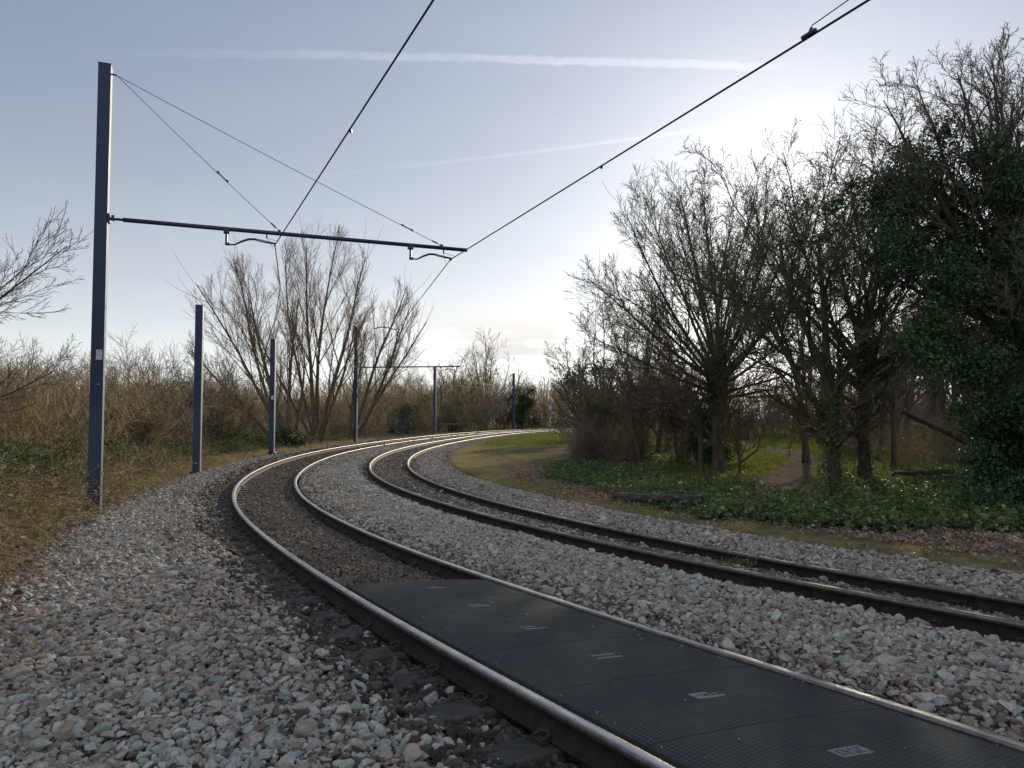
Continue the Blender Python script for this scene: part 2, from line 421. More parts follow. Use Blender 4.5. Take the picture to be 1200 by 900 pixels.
t1 = trail((60, 63), (560, 68), (915, 79), .0062, TRAIL, (.75, .9), .012)
t2 = trail((300, 212), (640, 176), (960, 131), .0030, TRAIL * .8, (.9, .97), .002)
# a low bank of cloud towards the horizon, in front of the line
dn = nt.nodes.new('ShaderNodeSeparateXYZ'); nt.links.new(DIR, dn.inputs[0])
mp2 = nt.nodes.new('ShaderNodeMapping'); mp2.inputs['Scale'].default_value = (3.5, 3.5, 16); nt.links.new(DIR, mp2.inputs[0])
cn = noise(nt, 1.9, 6, .58, mp2.outputs[0])
cl = mathn(nt, 'MULTIPLY', smooth(cn, .44, .60), mathn(nt, 'MULTIPLY', mathn(nt, 'MULTIPLY', smooth(dn.outputs[2], .155, .115), smooth(vdot(Vector(ray(560, 390)).normalized()), .955, .985)), smooth(dn.outputs[2], -.02, .05)))
rim = mathn(nt, 'MULTIPLY', cl, smooth(dn.outputs[2], .07, .125))
col = addc(col, scalec(mathn(nt, 'MULTIPLY', mathn(nt, 'SUBTRACT', st, .5), 1.0), VEIL_STREAK))
col = addc(col, scalec(mathn(nt, 'ADD', t1, t2), (1, .99, .97)))
col = mixc(nt, mathn(nt, 'MULTIPLY', cl, .85), col, CLOUD_BODY)
col = addc(col, scalec(rim, CLOUD_RIM))
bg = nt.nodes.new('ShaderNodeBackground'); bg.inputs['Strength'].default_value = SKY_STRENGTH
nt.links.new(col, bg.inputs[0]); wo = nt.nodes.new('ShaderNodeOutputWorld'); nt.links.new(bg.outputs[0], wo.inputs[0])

SC.view_settings.view_transform = 'Standard'; SC.view_settings.look = 'None'
SC.view_settings.exposure = EXPOSURE; SC.view_settings.gamma = 1; SC.view_settings.use_curve_mapping = False
SC.render.engine = 'CYCLES'
SC.cycles.max_bounces = 6; SC.cycles.diffuse_bounces = 3; SC.cycles.glossy_bounces = 3; SC.cycles.transmission_bounces = 3; SC.cycles.transparent_max_bounces = 6
SC.cycles.use_denoising = True
try: SC.cycles.denoiser = 'OPENIMAGEDENOISE'
except Exception: pass
SC.cycles.caustics_reflective = False; SC.cycles.caustics_refractive = False
SC.cycles.sample_clamp_indirect = 6

# ================================================================== ground sheet
def soft_axis(dense_lo, dense_hi, step, lo, hi):
    a = list(np.arange(dense_lo, dense_hi + 1e-6, step)); st = step
    while a[-1] < hi: st *= 1.22; a.append(a[-1] + st)
    st = step
    while a[0] > lo: st *= 1.22; a.insert(0, a[0] - st)
    return np.array(a)
gx = soft_axis(-20, 18, .22, -1500, 1500); gy = soft_axis(1.0, 52, .24, -1200, 2600)
X, Y = np.meshgrid(gx, gy)
def inpoly(x, y, poly):
    r = np.zeros(x.shape, bool); n = len(poly)
    for i in range(n):
        x1, y1 = poly[i]; x2, y2 = poly[(i + 1) % n]
        c = ((y1 > y) != (y2 > y)) & (x < (x2 - x1) * (y - y1) / (y2 - y1 + 1e-12) + x1)
        r ^= c
    return r
def gpoly(pp, z=-.1): return [tuple(at_z(px, py, z)[:2]) for px, py in pp]
IVY_POLY = gpoly([(1300, 626), (1200, 616), (1000, 610), (850, 594), (745, 574), (690, 558), (640, 549), (650, 538), (700, 525), (760, 520), (850, 517), (868, 548), (885, 566), (950, 568), (985, 545), (1130, 522), (1400, 522)])
PATH = np.array([(6.4, 17.6), (7.6, 20.5), (8.9, 24), (10.6, 28), (13.2, 33), (15.0, 40), (15.5, 48), (17, 60), (22, 80)])
def dist_poly(x, y, L):
    d = np.full(x.shape, 1e9)
    for a, b in zip(L[:-1], L[1:]):
        e = b - a; t = np.clip(((x - a[0]) * e[0] + (y - a[1]) * e[1]) / (e @ e), 0, 1)
        d = np.minimum(d, np.hypot(x - a[0] - t * e[0], y - a[1] - t * e[1]))
    return d
def ss(a, b, v):
    t = np.clip((v - a) / (b - a), 0, 1); return t * t * (3 - 2 * t)
def zones(x, y):
    """0 litter 1 moss 2 ivy soil 3 straw 4 path 5 fresh grass"""
    x = np.ravel(x); y = np.ravel(y)
    s, o = to_track(x, y); q = tk(np.clip(s, SF[0], SF[-1]))
    u = o - q[:, 4] - right_edge(s) + .22 * fbm(x, y, 2.1, 5)
    L = left_edge(s) - o + .2 * fbm(x, y, 1.9, 6)
    right = o > 1
    jx = x + .35 * fbm(x, y, 1.6, 8); jy = y + .35 * fbm(x, y, 1.6, 9)
    ivy = inpoly(jx, jy, IVY_POLY) & right
    pth = 1 - ss(.35, 1.6, dist_poly(jx, jy, PATH))
    fresh = right * np.maximum(ss(49, 55, s) * ss(.0, .6, u) * (1 - ss(6, 8, u)), (1 - ss(3.2, 5.6, dist_poly(jx, jy, PATH))) * ss(18, 23, y))
    fresh = np.maximum(fresh, right * ss(44, 52, y) * (x > 9))
    mossy = right * ss(-.25, .2, u) * (1 - ss(.95, 1.7, u + .45 * fbm(x, y, .8, 11))) * (.55 + .45 * ss(-.3, .3, fbm(x, y, 1.2, 12)))
    wide = right * ss(20, 26, s) * (1 - ss(48, 56, s)) * ss(-.2, .3, u) * (1 - ss(3.5, 5.5, u)) * (.42 + .25 * fbm(x, y, .9, 17))
    lit = right * ss(.5, 1.2, u) * (1 - ss(26, 34, s)) * (1 - ss(2.8, 4.2, u)) * (.35 + .65 * ss(-.35, .25, fbm(x, y, 1.0, 14)))
    straw = (~right) * ss(-.1, .8, L) * ss(14, 20, s) * (1 - ss(2.2, 3.6, L)) * (1 - ss(60, 75, s)) * (.6 + .4 * ss(-.4, .3, fbm(x, y, 1.1, 13)))
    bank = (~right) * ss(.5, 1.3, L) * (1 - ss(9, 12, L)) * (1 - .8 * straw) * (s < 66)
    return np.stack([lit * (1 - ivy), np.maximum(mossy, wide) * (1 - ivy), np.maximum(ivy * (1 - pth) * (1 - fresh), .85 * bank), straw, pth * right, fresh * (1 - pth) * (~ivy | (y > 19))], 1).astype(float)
ZN = zones(X, Y)
GZ = ground_z(X, Y)
ny_, nx_ = X.shape
ii = np.arange(ny_ * nx_).reshape(ny_, nx_)
quads = np.stack([ii[:-1, :-1], ii[:-1, 1:], ii[1:, 1:], ii[1:, :-1]], -1).reshape(-1, 4)

m_ground, nt = new_mat('ground_soil')
P_ = pos(nt)
za = nt.nodes.new('ShaderNodeAttribute'); za.attribute_name = 'zone_a'
zb = nt.nodes.new('ShaderNodeAttribute'); zb.attribute_name = 'zone_b'
sa = nt.nodes.new('ShaderNodeSeparateXYZ'); nt.links.new(za.outputs['Vector'], sa.inputs[0])
sb = nt.nodes.new('ShaderNodeSeparateXYZ'); nt.links.new(zb.outputs['Vector'], sb.inputs[0])
nf = noise(nt, 28, 5, .7, P_); nm = noise(nt, 3.2, 4, .6, P_); nl = noise(nt, .5, 3, .55, P_)
c = ramp(nt, nf, [(.3, (.085, .070, .048)), (.7, (.22, .185, .13))])
c = mixc(nt, ramp(nt, nl, [(.42, (0, 0, 0)), (.6, (1, 1, 1))]), c, (.115, .11, .055))
lit_c = ramp(nt, nf, [(.28, (.10, .078, .06)), (.5, (.21, .168, .132)), (.72, (.36, .30, .245))])
moss_c = mixc(nt, ramp(nt, nl, [(.4, (0, 0, 0)), (.6, (1, 1, 1))]), ramp(nt, nf, [(.3, (.09, .082, .024)), (.55, (.22, .19, .06)), (.75, (.32, .265, .13))]), ramp(nt, nm, [(.3, (.11, .088, .048)), (.7, (.28, .225, .14))]))
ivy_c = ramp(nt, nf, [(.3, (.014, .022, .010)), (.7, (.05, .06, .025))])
straw_c = ramp(nt, nf, [(.3, (.13, .10, .05)), (.7, (.30, .24, .12))])
path_c = ramp(nt, nm, [(.3, (.075, .06, .05)), (.7, (.17, .14, .118))])
grass_c = mixc(nt, ramp(nt, nm, [(.35, (0, 0, 0)), (.65, (1, 1, 1))]), ramp(nt, nf, [(.3, (.05, .078, .016)), (.7, (.13, .16, .036))]), ramp(nt, nf, [(.3, (.085, .095, .025)), (.7, (.20, .195, .06))]))
nb = noise(nt, 6.5, 5, .75, P_)
def frayed(w):      # ragged borders: the weight is broken up by noise before it is sharpened
    return smooth_(mathn(nt, 'ADD', w, mathn(nt, 'MULTIPLY', mathn(nt, 'SUBTRACT', nb, .5), 1.3)), .30, .70)
def smooth_(x, a, b):
    n = nt.nodes.new('ShaderNodeMapRange'); n.interpolation_type = 'SMOOTHSTEP'; nt.links.new(x, n.inputs[0]); n.inputs[1].default_value = a; n.inputs[2].default_value = b
    return n.outputs[0]
for w_, col_ in ((sa.outputs[0], lit_c), (sa.outputs[1], moss_c), (sa.outputs[2], ivy_c), (sb.outputs[0], straw_c), (sb.outputs[2], grass_c), (sb.outputs[1], path_c)):
    c = mixc(nt, frayed(w_), c, col_)
principled(nt, c, .95, spec=0.0, normal=bump(nt, nf, .9, .04))
me = mesh_data('ground', np.stack([X.ravel(), Y.ravel(), GZ.ravel()], 1), [quads], [m_ground])
for nm_, k in (('zone_a', 0), ('zone_b', 3)):
    a = me.attributes.new(nm_, 'FLOAT_VECTOR', 'POINT'); a.data.foreach_set('vector', ZN[:, k:k + 3].astype(np.float32).ravel())
tag(link('ground', me), kind='structure')

# ================================================================== ballast bed
m_bed, nt = new_mat('ballast_bed')
P_ = pos(nt)
v = nt.nodes.new('ShaderNodeTexVoronoi'); v.inputs['Scale'].default_value = 21; v.inputs['Randomness'].default_value = 1; nt.links.new(P_, v.inputs['Vector'])
sp = nt.nodes.new('ShaderNodeSeparateColor'); nt.links.new(v.outputs['Color'], sp.inputs[0])
c = ramp(nt, sp.outputs[0], [(0, (.085, .075, .07)), (.35, (.15, .14, .135)), (.6, (.22, .21, .205)), (.8, (.16, .125, .11)), (1, (.30, .30, .29))])
edge = ramp(nt, v.outputs['Distance'], [(.25, (1, 1, 1)), (.75, (.25, .23, .22))])
c = mixc(nt, 1.0, c, edge, 'MULTIPLY')
za = nt.nodes.new('ShaderNodeAttribute'); za.attribute_name = 'dirt'
c = mixc(nt, mathn(nt, 'MULTIPLY', za.outputs['Fac'], .75), c, mixc(nt, 1.0, c, (.55, .43, .33), 'MULTIPLY'))
hh = mathn(nt, 'SUBTRACT', 1.0, v.outputs['Distance'])
principled(nt, c, .9, spec=.05, normal=bump(nt, hh, 1.0, .05))
su = np.concatenate([np.arange(-9.5, 40, .3), np.arange(40, SF[-1] - 2, .8)])
lat = np.concatenate([np.linspace(0, 1, 75)])
ss_, tt_ = np.meshgrid(su, lat, indexing='ij')
le = left_edge(ss_) - .55; re_ = tk(ss_)[..., 4] + right_edge(ss_) + .5
OO = le + (re_ - le) * tt_
BZ = bed_z(ss_, OO) - .012
cl_ = track_pt(ss_, OO, 0)
edge_drop = .25 * (ss(.0, .55, left_edge(ss_) - OO) + ss(0, .5, OO - (tk(ss_)[..., 4] + right_edge(ss_))))
BZ = BZ + .018 * fbm(cl_[..., 0], cl_[..., 1], 3.0, 21)
gzb = ground_z(cl_[..., 0], cl_[..., 1])
wl = np.maximum(ss(-.5, .45, left_edge(ss_) - OO), ss(-.5, .4, OO - (tk(ss_)[..., 4] + right_edge(ss_))))
gl = tk(ss_)[..., 2] - .17
BZ = BZ * (1 - wl) + (gl - .12) * wl
V = np.stack([cl_[..., 0], cl_[..., 1], BZ], -1).reshape(-1, 3)
a, b = ss_.shape; ii = np.arange(a * b).reshape(a, b)
quads = np.stack([ii[:-1, :-1], ii[:-1, 1:], ii[1:, 1:], ii[1:, :-1]], -1).reshape(-1, 4)
me = mesh_data('track_bed', V, [quads[:, ::-1]], [m_bed])
dirt = (np.exp(-((OO) / .95) ** 4) * np.clip(1.2 - 0 * OO, 0, 1) + .7 * np.exp(-((OO - tk(ss_)[..., 4]) / .95) ** 4) + .6 * np.exp(-((OO + 1.2) / .5) ** 2))
at = me.attributes.new('dirt', 'FLOAT', 'POINT'); at.data.foreach_set('value', np.clip(dirt, 0, 1).astype(np.float32).ravel())
tag(link('track_bed', me), kind='structure')
def surf_z(s, o):
    """top of the ballast sheet"""
    re = tk(s)[..., 4] + right_edge(s)
    w = np.maximum(ss(-.5, .45, left_edge(s) - o), ss(-.5, .4, o - re))
    return (bed_z(s, o) - .012) * (1 - w) + (tk(s)[..., 2] - .29) * w

# ------------------------------------------------------------------ loose stones
def stone_variants(n, mats, sub=1, seed=1):
    out = []; g = np.random.default_rng(seed)
    for k in range(n):
        # angular crushed rock: the hull of a few random points, its edges slightly worn
        pts = norm(g.normal(size=(int(g.integers(13, 20)), 3))) * g.uniform(.8, 1.05, (1, 1)) * g.uniform(.8, 1.3, 3) * np.array([1.15, .95, .72])
        bm = bmesh.new()
        for q_ in pts: bm.verts.new(q_)
        bm.verts.ensure_lookup_table()
        r_ = bmesh.ops.convex_hull(bm, input=list(bm.verts))
        bmesh.ops.delete(bm, geom=[v_ for v_ in bm.verts if not v_.link_faces], context='VERTS')
        bmesh.ops.bevel(bm, geom=list(bm.edges), offset=.07, segments=1, affect='EDGES', clamp_overlap=True)
        bmesh.ops.triangulate(bm, faces=list(bm.faces))
        bm.verts.index_update()
        V = np.array([v_.co[:] for v_ in bm.verts]); F = np.array([[v_.index for v_ in f.verts] for f in bm.faces]); bm.free()
        V = V / np.abs(V).max() * .5
        out.append(mesh_data('stone', V, [F], [mats[k % len(mats)]], smooth=False))
    return out
def mat_stone(name, stops):
    m, nt = new_mat(name)
    r = objrand(nt); tc = nt.nodes.new('ShaderNodeTexCoord')
    f = noise(nt, 5, 4, .65, tc.outputs['Object'])
    c = ramp(nt, r, stops)
    c = mixc(nt, .7, c, ramp(nt, f, [(.3, (.5, .48, .46)), (.7, (1.3, 1.28, 1.24))]), 'MULTIPLY')
    principled(nt, c, .85, spec=.2, normal=bump(nt, noise(nt, 14, 3, .7, tc.outputs['Object']), .35, .05))
    return m
ms_grey = mat_stone('stone_grey', [(0, (.16, .134, .110)), (.16, (.34, .305, .27)), (.3, (.23, .192, .158)), (.45, (.40, .365, .325)), (.58, (.29, .238, .20)), (.7, (.27, .258, .242)), (.84, (.50, .47, .43)), (.92, (.33, .255, .225)), (1, (.37, .34, .315))])
ms_teal = mat_stone('stone_green_grey', [(0, (.22, .255, .24)), (.3, (.32, .36, .345)), (.6, (.42, .46, .44)), (.8, (.28, .31, .295)), (1, (.48, .50, .48))])
ms_dirt = mat_stone('stone_brown', [(0, (.06, .050, .042)), (.3, (.13, .11, .092)), (.6, (.18, .15, .125)), (.8, (.11, .098, .086)), (1, (.25, .205, .165))])
ms_dark = mat_stone('stone_trench_shade', [(0, (.03, .028, .027)), (.4, (.06, .055, .05)), (.7, (.085, .075, .068)), (1, (.13, .115, .10))])  # coloured dark to stand for the shade in the sleeper-end trench
sv_grey = stone_variants(10, [ms_grey], seed=3); sv_teal = stone_variants(8, [ms_teal], seed=4); sv_dirt = stone_variants(8, [ms_dirt], seed=5); sv_dark = stone_variants(6, [ms_dark], seed=6)

bands = [(-1.5, 9, 1350, 1.0), (9, 16, 1100, 1.05), (16, 28, 430, 1.12), (28, 48, 170, 1.3), (48, 80, 60, 1.6)]
S_, O_, Z_ = [], [], []
for s0, s1, dens, k in bands:
    wdt = 13.0; n = int((s1 - s0) * wdt * dens)
    s = rng.uniform(s0, s1, n); o = rng.uniform(-4.9, 8.1, n)
    q = tk(s)
    ok = (o > left_edge(s) - .35 + .3 * rng.normal(size=n)) & (o < q[:, 4] + right_edge(s) + .15 + .28 * rng.normal(size=n))
    # visible wedge only (with margin for a step to the side)
    p = track_pt(s, o, 0)
    ok &= (np.abs(p[:, 0]) < .80 * p[:, 1] + 2.2) & (p[:, 1] > 1.2)
    # not on the crossing panels, rails thinned
    ok &= ~((o > -.72) & (o < .80) & (s < PANEL_S0 + .15 + .34 * (o - 0)))
    for rc, w_ in ((0, 0), (1, 1)):
        oo = o - q[:, 4] * w_
        ok &= ~((np.abs(np.abs(oo) - .7525) < .085))
    S_.append(s[ok]); O_.append(o[ok]); Z_.append(np.full(ok.sum(), k))
s = np.concatenate(S_); o = np.concatenate(O_); kk = np.concatenate(Z_)
p = track_pt(s, o, 0); n = len(s)
size = kk * .047 * np.exp(rng.normal(size=n) * .34)
q = tk(s); o2 = o - q[:, 4]
pt = .17 + .12 * fbm(p[:, 0], p[:, 1], .8, 31)
pt = pt + .62 * np.exp(-((o2 + 1.3) / .40) ** 2) * (.7 + .5 * fbm(p[:, 0], p[:, 1], .7, 32)) + .62 * ss(5.2, 2.6, p[:, 1]) * (o < -1.2) * ss(-3.0, -1.2, p[:, 0]) 
pdirt = .9 * (np.abs(o) < .7) + .72 * (np.abs(o2) < .7) + .30 * (np.abs(o + 1.75) < .35) + .45 * (np.abs(o - 1.0) < .22) + .4 * (np.abs(np.abs(o2) - 1.0) < .2) + .13 + .5 * ss(1.0, .0, o - left_edge(s)) + .35 * ss(.8, 0, q[:, 4] + right_edge(s) - o)
pdark = .9 * ((o < -.8) & (o > -1.3)) + .5 * ((o <= -1.3) & (o > -1.55)) + .55 * ((o2 < -.8) & (o2 > -1.05))
r = rng.random(n)
kind = np.where(r < pdark, 3, np.where(rng.random(n) < pdirt, 2, np.where(rng.random(n) < pt, 1, 0)))
size = np.where(kind == 2, size * .82, size)
p[:, 2] = surf_z(s, o) + size * rng.uniform(-.05, .32, n) + .018 * fbm(p[:, 0], p[:, 1], 3.0, 21)
rot = np.stack([rng.normal(size=n) * .5, rng.normal(size=n) * .5, rng.uniform(0, 6.28, n)], 1)
scl = np.stack([size * rng.uniform(.8, 1.25, n), size * rng.uniform(.8, 1.2, n), size * rng.uniform(.75, 1.15, n)], 1)
print('stones', n)
for k, (nm_, vv, lab) in enumerate((('ballast_stones', sv_grey, 'grey and pinkish angular ballast stones heaped beside and between the tracks'),
                                    ('pale_ballast_stones', sv_teal, 'pale green-grey ballast stones in a band along the second track and in the near corner'),
                                    ('brown_ballast_stones', sv_dirt, 'small dirty brown ballast stones packed between the rails'),
                                    ('trench_shade_stones', sv_dark, 'ballast stones darkened for the shade in the trench at the sleeper ends'))):
    w = kind == k
    scatter(nm_, p[w], rot[w], scl[w], vv, lab, 'ballast')

# ================================================================== tracks
m_head, nt = new_mat('polished_rail_steel')
P_ = pos(nt)
f = noise(nt, 6, 4, .6, P_)
principled(nt, ramp(nt, f, [(.3, (.34, .32, .30)), (.7, (.52, .495, .47))]), ramp(nt, f, [(.3, (.46, .46, .46)), (.7, (.33, .33, .33))]), 1.0)
m_rust, nt = new_mat('rusty_rail_steel')
P_ = pos(nt)
principled(nt, ramp(nt, noise(nt, 12, 5, .7, P_), [(.3, (.012, .010, .010)), (.6, (.030, .022, .018)), (.8, (.07, .042, .028))]), .85, .1, .2, bump(nt, noise(nt, 60, 3, .6, P_), .3, .01))
m_head_dim, nt = new_mat('rail_head_dark_reflection')
P_ = pos(nt)
f = noise(nt, 6, 4, .6, P_)
principled(nt, ramp(nt, f, [(.3, (.10, .09, .082)), (.7, (.21, .195, .18))]), .6, .8)  # rougher, and coloured darker for the dark trees these heads reflect
m_edge, nt = new_mat('worn_rail_edge')
P_ = pos(nt)
principled(nt, ramp(nt, noise(nt, 9, 4, .65, P_), [(.3, (.10, .085, .075)), (.7, (.24, .22, .20))]), .45, .8)
m_sleeper, nt = new_mat('sleeper_concrete')
P_ = pos(nt)
principled(nt, ramp(nt, noise(nt, 7, 5, .65, P_), [(.3, (.018, .018, .018)), (.7, (.07, .069, .066))]), .85, spec=.3, normal=bump(nt, noise(nt, 40, 4, .6, P_), .4, .01))
m_clip, nt = new_mat('clip_iron')
principled(nt, (.045, .032, .026), .7, .4)

PROF = np.array([(-.07, -.159), (.07, -.159), (.07, -.148), (.014, -.126), (.009, -.055), (.033, -.040), (.0365, -.014), (.030, -.003), (.012, 0), (-.012, 0), (-.030, -.003), (-.0365, -.014), (-.033, -.040), (-.009, -.055), (-.014, -.126), (-.07, -.148)])
PMI = [1, 1, 1, 1, 1, 2, 2, 0, 0, 0, 2, 2, 1, 1, 1, 1]
def rail(which, side, parent):
    s = np.concatenate([np.arange(-9, 30, .3), np.arange(30, 80, .6), np.arange(80, SF[-1] - 3, 1.5)])
    c = track_pt(s, np.full(len(s), side * .7525), which)
    nrm = np.stack([tk(s)[:, 7], tk(s)[:, 8]], 1)
    k = len(PROF); n = len(s)
    V = np.empty((n, k, 3)); V[:, :, :2] = c[:, None, :2] + nrm[:, None, :] * PROF[None, :, 0, None]; V[:, :, 2] = c[:, None, 2] + PROF[None, :, 1]
    i = np.arange(n - 1)[:, None] * k; j = np.arange(k)[None]; j2 = (j + 1) % k
    F = np.stack([i + j, i + j2, i + k + j2, i + k + j], -1).reshape(-1, 4)
    mi = np.tile(PMI, n - 1)
    me = mesh_data('rail', V.reshape(-1, 3), [F, np.arange(k)[None, ::-1], (np.arange(k) + (n - 1) * k)[None]], [m_head if which == 0 else m_head_dim, m_rust, m_edge], smooth=True, midx=np.concatenate([mi, [1, 1]]))
    return link('rail', me, parent)
sl_me = None
def clip_mesh():
    b = MB()
    b.box((0, 0, .012), (.05, .10, .024), bev=.006)
    b.tube([(.02, -.045, .03), (-.03, -.04, .045), (-.045, 0, .05), (-.03, .04, .045), (.02, .045, .03)], .009, 6)
    return mesh_data('rail_clip', np.concatenate(b.V), b.F, [m_clip], False)
slb = MB().box((0, 0, -.08), (2.5, .255, .16), bev=.02)
sl_me = mesh_data('sleeper', np.concatenate(slb.V), slb.F, [m_sleeper], False)
clip_me = clip_mesh()
def track(which, label):
    q = tk(np.array([0.0]))[0]
    root = empty('railway_track', (0, 0, 0))
    tag(root, label, 'railway track', group='curving railway tracks')
    for side in (-1, 1): rail(which, side, root)
    ps = np.arange(-1.0, 118, .66)
    for k, s in enumerate(ps[:100]):
        c = track_pt(np.array(s), np.array(0.0), which); t = tk(np.array(s)); cant = t[3] if which == 0 else t[6]
        o = bpy.data.objects.new('sleeper', sl_me); COL.objects.link(o); o.parent = root
        ang = math.atan2(t[8], t[7])
        M = Matrix.Rotation(ang, 4, 'Z') @ Matrix.Rotation(math.atan2(cant, 1.505), 4, 'Y')
        o.matrix_local = Matrix.Translation((c[0], c[1], c[2] - .162)) @ M
        if k < 22:
            for e_ in (-1, 1):
                for h_ in (-1, 1):
                    oc = bpy.data.objects.new('rail_clip', clip_me); COL.objects.link(oc); oc.parent = o
                    oc.location = (e_ * .7525 + h_ * .105, 0, 0); oc.rotation_euler = (0, 0, 0 if h_ > 0 else math.pi)
    b = MB()
    for s in ps[100:]:
        c = track_pt(np.array(s), np.array(0.0), which); t = tk(np.array(s))
        b.box((c[0], c[1], c[2] - .162 - .08), (2.5, .255, .16), rz=math.atan2(t[8], t[7]))
    tag(b.build('sleepers', m_sleeper, root), kind='stuff')
    return root
track(0, 'railway track carrying the dark crossing panels, bright worn rails, nearest the steel poles')
track(1, 'railway track with dark rails and no crossing panels, on the side of the ivy wood')

# ------------------------------------------------------------------ crossing panels
m_panel, nt = new_mat('crossing_panel_rubber')
tc = nt.nodes.new('ShaderNodeTexCoord'); sx = nt.nodes.new('ShaderNodeSeparateXYZ'); nt.links.new(tc.outputs['Object'], sx.inputs[0])
def gridline(ax, pitch, wdt):
    fr = mathn(nt, 'FRACT', mathn(nt, 'DIVIDE', mathn(nt, 'ADD', sx.outputs[ax], 10.0), pitch))
    return mathn(nt, 'LESS_THAN', fr, wdt)
gl_ = mathn(nt, 'MAXIMUM', gridline(0, .028, .16), gridline(1, .028, .16))
P_ = pos(nt)
nz = noise(nt, 2.3, 5, .65, P_); nz2 = noise(nt, 30, 4, .7, P_)
c = ramp(nt, nz, [(.3, (.022, .030, .035)), (.5, (.032, .040, .043)), (.7, (.058, .058, .050))])
c = mixc(nt, mathn(nt, 'MULTIPLY', gl_, .55), c, (.10, .105, .10))
scuff = ramp(nt, noise(nt, 1.1, 6, .75, P_), [(.48, (0, 0, 0)), (.66, (.55, .55, .55))])
c = mixc(nt, scuff, c, (.085, .08, .065))
c = mixc(nt, ramp(nt, noise(nt, 4.5, 6, .8, P_), [(.60, (0, 0, 0)), (.70, (.7, .7, .7))]), c, (.012, .014, .015))
c = mixc(nt, ramp(nt, nz2, [(.62, (0, 0, 0)), (.8, (.5, .5, .5))]), c, (.06, .058, .052))
principled(nt, c, ramp(nt, nz, [(.3, (.6, .6, .6)), (.7, (.8, .8, .8))]), spec=.04, normal=bump(nt, mathn(nt, 'ADD', gl_, mathn(nt, 'MULTIPLY', nz2, .3)), .5, .004))
m_label, nt = new_mat('worn_label_paint')
principled(nt, ramp(nt, noise(nt, 60, 4, .7, pos(nt)), [(.3, (.07, .078, .078)), (.6, (.19, .20, .19))]), .7)
m_mark, nt = new_mat('label_ink'); principled(nt, (.05, .055, .055), .8)

seamL = [((405, 681), (562, 674.5))]
SEAM_PX = [((408, 681.5), (560, 675)), ((463, 699), (610, 690.5)), ((493, 727.5), (660, 716)), ((562, 763), (740, 748)), ((700, 805), (890, 784.5)), ((815, 887), (1030, 842))]
def s_of(px, py, z=-.09):
    g = at_z(px, py, z); s, o = to_track([g[0]], [g[1]]); return s[0], o[0]
OL, OR = -.648, .700
seams = []
for a, b in SEAM_PX:
    (sa_, oa), (sb_, ob) = s_of(*a), s_of(*b)
    k = (sb_ - sa_) / (ob - oa); seams.append((sa_ + k * (OL - oa), sa_ + k * (OR - oa)))
print('seams', [(round(a, 2), round(b, 2)) for a, b in seams])
